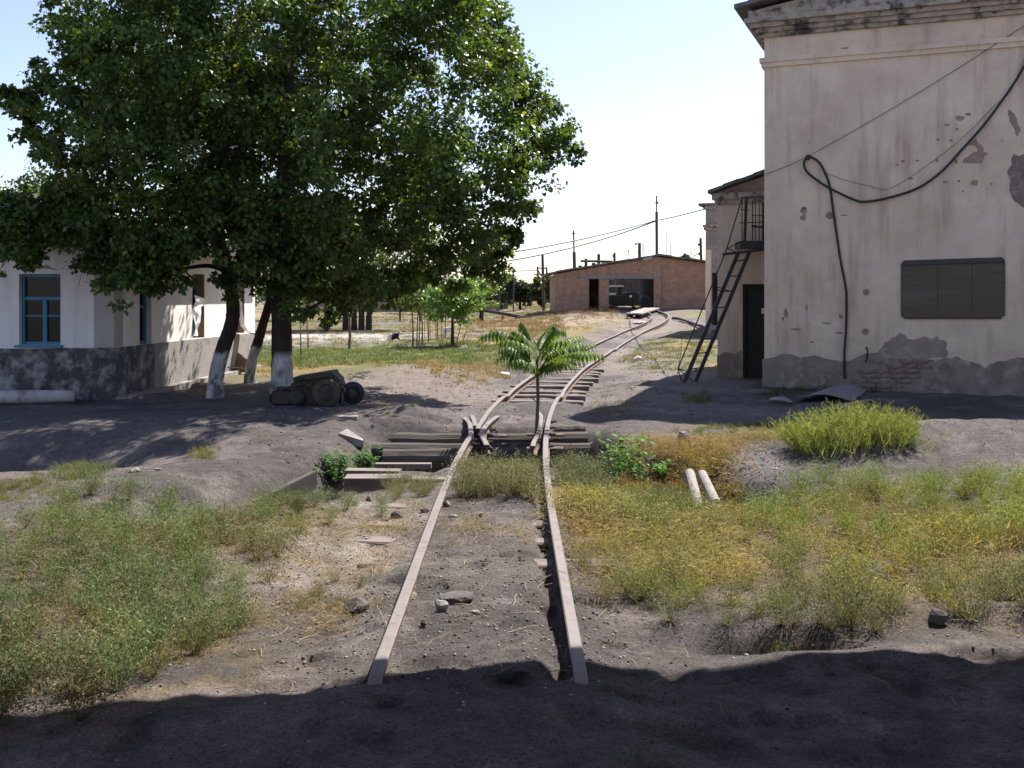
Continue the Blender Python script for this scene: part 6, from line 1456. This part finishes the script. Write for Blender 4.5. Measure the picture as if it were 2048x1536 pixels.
skinned('body', gv, ge, [.095, .10, .09, .055, .05, .028, .035, .018, .035, .018, .03, .018, .03, .018, .015], M['goat'], goat, 1)
for s_ in (-1, 1): obj('ear', MB().prism([(gg[0] + .235, gg[1] + .04 * s_, gg[2] + .50), (gg[0] + .25, gg[1] + .10 * s_, gg[2] + .48), (gg[0] + .215, gg[1] + .06 * s_, gg[2] + .47)], (.01, 0, 0)), M['goat'], goat)

# ================================================================== far poles, wires, walls and trees
def pole(px, ytop, Y, r, label, mat='pole_wood', top=None, arms=(), name='utility_pole', group=None, lean=0, cat='pole'):
    a = atY(px, ytop, Y); b = np.array([a[0] + lean, Y, float(G(a[0], Y)) - .4]); t = thing(name, b, label, cat, group)
    if top is None: obj('shaft', MB().tube([b, a], [r * 1.15, r * .9], 8), M[mat], t)
    else:
        m_ = atY(px, top, Y); m_[0] += lean * (top - ytop) / max(1, 600 - ytop); obj('shaft', MB().tube([b, m_], [r, r], 8), M[mat], t); obj('mast', MB().tube([m_ - UP * .2, a], r * .5, 6), M['pole_steel'], t)
    for (x0, y0, x1, y1, rr_) in arms: obj('cross_arm', MB().tube([atY(x0, y0, Y), atY(x1, y1, Y)], rr_, 6), M[mat], t)
    return t
pole(1085, 510, 75, .105, 'dark thick wooden pole standing left of the brick shed', lean=.1)
pole(998.5, 545, 90, .06, 'thin pole, leftmost of the three thin ones before the far trees')
pole(1027, 545, 86, .055, 'thin pole before the dark far bush', arms=((1027, 559, 1060, 562, .02),))
pole(1015, 549, 112, .055, 'thin faint pole between the other two thin far poles')
pole(965, 566, 100, .05, 'short thin pole at the edge of the great tree crown')
pole(1147, 461, 80, .13, 'tall pole with thin steel top rising behind the left roof slope of the shed', top=504, lean=.15, arms=((1144, 467, 1150, 467, .05),))
pole(1313, 392, 82, .115, 'tallest pole with steel top rising behind the shed ridge', top=424, lean=.05, arms=((1311.5, 392.5, 1315, 392.5, .05), (1311, 404, 1317, 407, .05), (1311, 407, 1316, 404, .05)))
pole(1229, 505, 84, .11, 'short pole with a lamp behind the middle of the shed roof', arms=((1225, 512, 1229, 512, .1),))
pole(1279, 486, 84, .14, 'pole with a curved lamp arm left of the shed ridge', arms=((1279, 487, 1272, 487, .035), (1272, 487, 1270.5, 489.5, .09), (1275, 505, 1279, 504, .03)))
pole(1401, 476, 70, .10, 'pole with two lamps right of the shed against the brick building', arms=((1401, 489, 1396, 489.5, .09), (1401, 507, 1397, 508.5, .09), (1397, 508.5, 1389, 511, .03), (1389, 511, 1387, 516, .03)), lean=.15)
for x, yt, r, lab in ((1333, 464, .03, 'tall hair thin mast right of the shed ridge'), (1340.5, 484, .04, 'second hair thin mast right of the shed ridge'), (1359.5, 488, .025, 'short hair thin mast right of the shed ridge'), (1382, 500, .05, 'thin dead stem by the far green tree behind the shed')):
    pole(x, yt, 95, r, lab, 'pole_steel', name='mast', cat='mast')
for x, yt, lab in ((1257, 499, 'small faint lattice mast behind the shed roof'), (1286, 486, 'taller faint lattice mast beside the lamp pole')):
    b = atY(x, 540, 120); t = thing('lattice_mast', b, lab, 'mast'); a = atY(x, yt, 120)
    for s_ in (-1, 1): obj('leg', MB().tube([b + np.array([.28 * s_, 0, -2]), a + np.array([.03 * s_, 0, 0])], .03, 5), M['pole_steel'], t)
    for k in range(6):
        f0, f1 = k / 6, (k + 1) / 6; w_ = lambda f: .28 - .25 * f
        obj('brace', MB().tube([b + (a - b) * f0 + np.array([-w_(f0) * (-1) ** k, 0, 0]), b + (a - b) * f1 + np.array([w_(f1) * (-1) ** k, 0, 0])], .018, 4), M['pole_steel'], t)
# gantry over the left roof slope
t = thing('pipe_gantry', atY(1195, 545, 86), 'dark horizontal beam on posts showing above the left roof slope of the shed', 'gantry')
obj('beam', MB().tube([atY(1161, 522, 86), atY(1225, 523, 86)], .10, 6), M['pole_wood'], t)
for x, y0 in ((1172, 517), (1197.5, 508), (1209, 523)): obj('post', MB().tube([atY(x, y0, 86.25), np.array([*atY(x, 600, 86.25)[:2], .3])], .13, 6), M['pole_wood'], t)
# telegraph H-frame at the left of the shed
t = thing('telegraph_frame', atY(1085, 600, 100), 'double telegraph pole with cross arms behind the dark thick pole', 'pole')
for x0, y0, x1 in ((1075, 533, 1079), (1093, 534, 1096)): obj('post', MB().tube([atY(x0, y0, 100), np.array([*atY(x1, 600, 100)[:2], .2])], .09, 6), M['pole_wood'], t)
for x0, y0, x1, y1 in ((1073, 536, 1095, 536.5), (1068, 548.5, 1096, 549.5), (1074, 537, 1083, 552)): obj('cross_arm', MB().tube([atY(x0, y0, 99.8), atY(x1, y1, 99.8)], .06, 6), M['pole_wood'], t)
def wire(p, q, sag, r, label, r0=.012):
    P = [p + (q - p) * f - UP * sag * 4 * f * (1 - f) for f in np.linspace(0, 1, 25)]
    return obj('overhead_wire', MB().tube(P, np.linspace(r0, r * 2.4, 25), 5), M['wire'], label=label, cat='wire')
w0_ = atY(1493, 395, 19.95)
wire(w0_, atY(1312, 441, 82) , .05, .018, 'overhead wire from the iron landing to the tallest pole')
wire(atY(1312, 441, 81.8), atY(830, 528, 70), .45, .022, 'upper overhead wire from the tallest pole down to the great tree', .05)
wire(atY(1312, 442, 81.8), atY(830, 541, 70), .75, .022, 'lower overhead wire from the tallest pole down to the great tree', .05)
wire(atY(1075, 541, 100), atY(900, 543, 100), .05, .02, 'far wire from the double telegraph pole towards the great tree', .04)
obj('overhead_wire', MB().tube([atY(1359, 506, 42), atY(1447, 507, 20.0)] if False else [atY(1423, 511, 41.8), atY(1446, 509, 19.86)], .010, 5), M['wire'], label='short pale wire from the landing to the brick building', cat='wire')
obj('overhead_wire', MB().tube(crom([atY(1494, 396, 19.93), atY(1512, 394, 20.0), atY(1534, 392, 19.6)], 4), .007, 5), M['wire'], label='short wire from the landing post to the beige wall', cat='wire')
# long dark pipe on low supports crossing the field, and a low wall on to the shed
cp_ = thing('field_pipe', atY(950, 630, 62), 'long dark insulated pipe slanting across the field behind the saplings', 'pipe')
for (x0, y0, Y0, x1, y1, Y1) in ((760, 574, 60, 885, 607, 61), (885, 607, 61, 965, 620, 62), (965, 620, 62, 1040, 633, 62.5)):
    obj('pipe_length', MB().tube([atY(x0, y0, Y0), atY(x1, y1, Y1)], .10, 8), M['pole_wood'], cp_)
for x, y, Y in ((800, 586, 60.4), (840, 596, 60.7), (885, 608, 61), (925, 614, 61.6), (965, 621, 62), (1005, 628, 62.2)):
    a = atY(x, y, Y); obj('support', MB().box((a[0], a[1], (a[2] - .09 + float(G(a[0], a[1])) - .2) / 2), (.06, .06, max(.05, (a[2] - .09 - float(G(a[0], a[1])) + .2) / 2))), M['pole_wood'], cp_)
a, b = atY(1030, 633, 62.5), atY(1109, 634, 62.6)
obj('low_wall', MB().prism([(a[0], 62.3, -.2), (b[0], 62.7, -.1), (b[0], 62.7, b[2] + .12), (a[0], 62.3, a[2] + .03)], (0, .25, 0)), M['plinth_black'], label='low dark wall joining the left corner of the brick shed', cat='wall')
a, b = atY(600, 612, 95), atY(1000, 602, 95)
obj('yard_wall', MB().prism([(a[0], 95, -.5), (b[0], 95, -.5), (b[0], 95, b[2]), (a[0], 95, a[2] + .25)], (0, .25, 0)), M['plinth'], label='distant grey yard wall behind the field at the left', cat='wall')
# water pipe from the track to the beige annex
obj('ground_pipe', MB().tube(crom([gnd(1345, 640) + UP * .1, gnd(1362, 643) + UP * .12, gnd(1400, 657) + UP * .12, gnd(1432, 670) + UP * .1], 4), .07, 8), M['pole_wood'], label='dark pipe on the ground from the track curve to the brick building', cat='pipe')
# individual far trees
for (px, py, Y, wpx, hpx, label, cc_, n) in ((1040, 612, 95, 62, 58, 'dark round far tree behind the thin poles', (.035, .055, .03), 34), (1000, 612, 105, 60, 46, 'pale green far bush left of the dark round tree', (.085, .12, .05), 26), (1085, 612, 92, 46, 60, 'olive far tree right of the dark round tree', (.075, .10, .035), 26), (1103, 612, 90, 34, 62, 'yellowish far tree touching the left end of the shed', (.10, .125, .035), 22),
                                             (955, 612, 120, 80, 50, 'grey green far tree at the edge of the great crown', (.06, .09, .045), 26), (900, 610, 125, 80, 50, 'far tree showing dimly above the field pipe', (.055, .085, .04), 24), (840, 610, 130, 90, 54, 'far tree behind the left end of the field pipe', (.05, .08, .035), 24), (560, 610, 120, 120, 70, 'far tree behind the great tree trunk', (.055, .085, .035), 26), (690, 610, 120, 130, 60, 'wide far tree behind the meadow trees', (.05, .08, .035), 28),
                                             (1157, 575, 90, 30, 38, 'green tree top peeping over the left eave of the shed', (.07, .10, .045), 16), (1374, 560, 100, 22, 60, 'grey green tree top behind the right roof slope of the shed', (.04, .065, .045), 20), (1010, 590, 160, 60, 24, 'pale far tree top between the thin poles', (.10, .12, .07), 16)):
    s = Y / FPX; x = (px - 1024) * s; zb = float(G(x, Y)); hh = (CAMZ - (py - hpx - HZ) * s) - zb
    small_tree('distant_tree', (x, Y, zb), hh * .8, (0, wpx / 2 * s, wpx / 2.4 * s, hh * .42, hh * .58), n, .30, label, .12, cc_, 70)
small_tree('distant_tree', (9.2, 91, .8), 3.2, (0, 3.2, 1.5, .7, 2.9), 24, .25, 'yellow green hedge top seen through the shed above the truck', .1, (.16, .18, .04), 70)
# far belt of woodland all along the horizon
r = np.random.default_rng(5); cen = []
for k in range(520):
    x = r.uniform(-200, 200); y_ = r.uniform(135, 190); cen.append((x, y_, .5 + r.uniform(0, 1) ** 1.2 * (2.0 + 2.2 * vnoise(np.array(x * .06), np.array(0.3), 4))))
v, f, c = leaves_at(np.array(cen), r.uniform(1.5, 3.2, len(cen)), 60, .9, r, (.06, .085, .05), .2, .02)
npobj('far_woodland', v, f, M['weed'], c, kind='stuff', label='far belt of trees along the horizon')
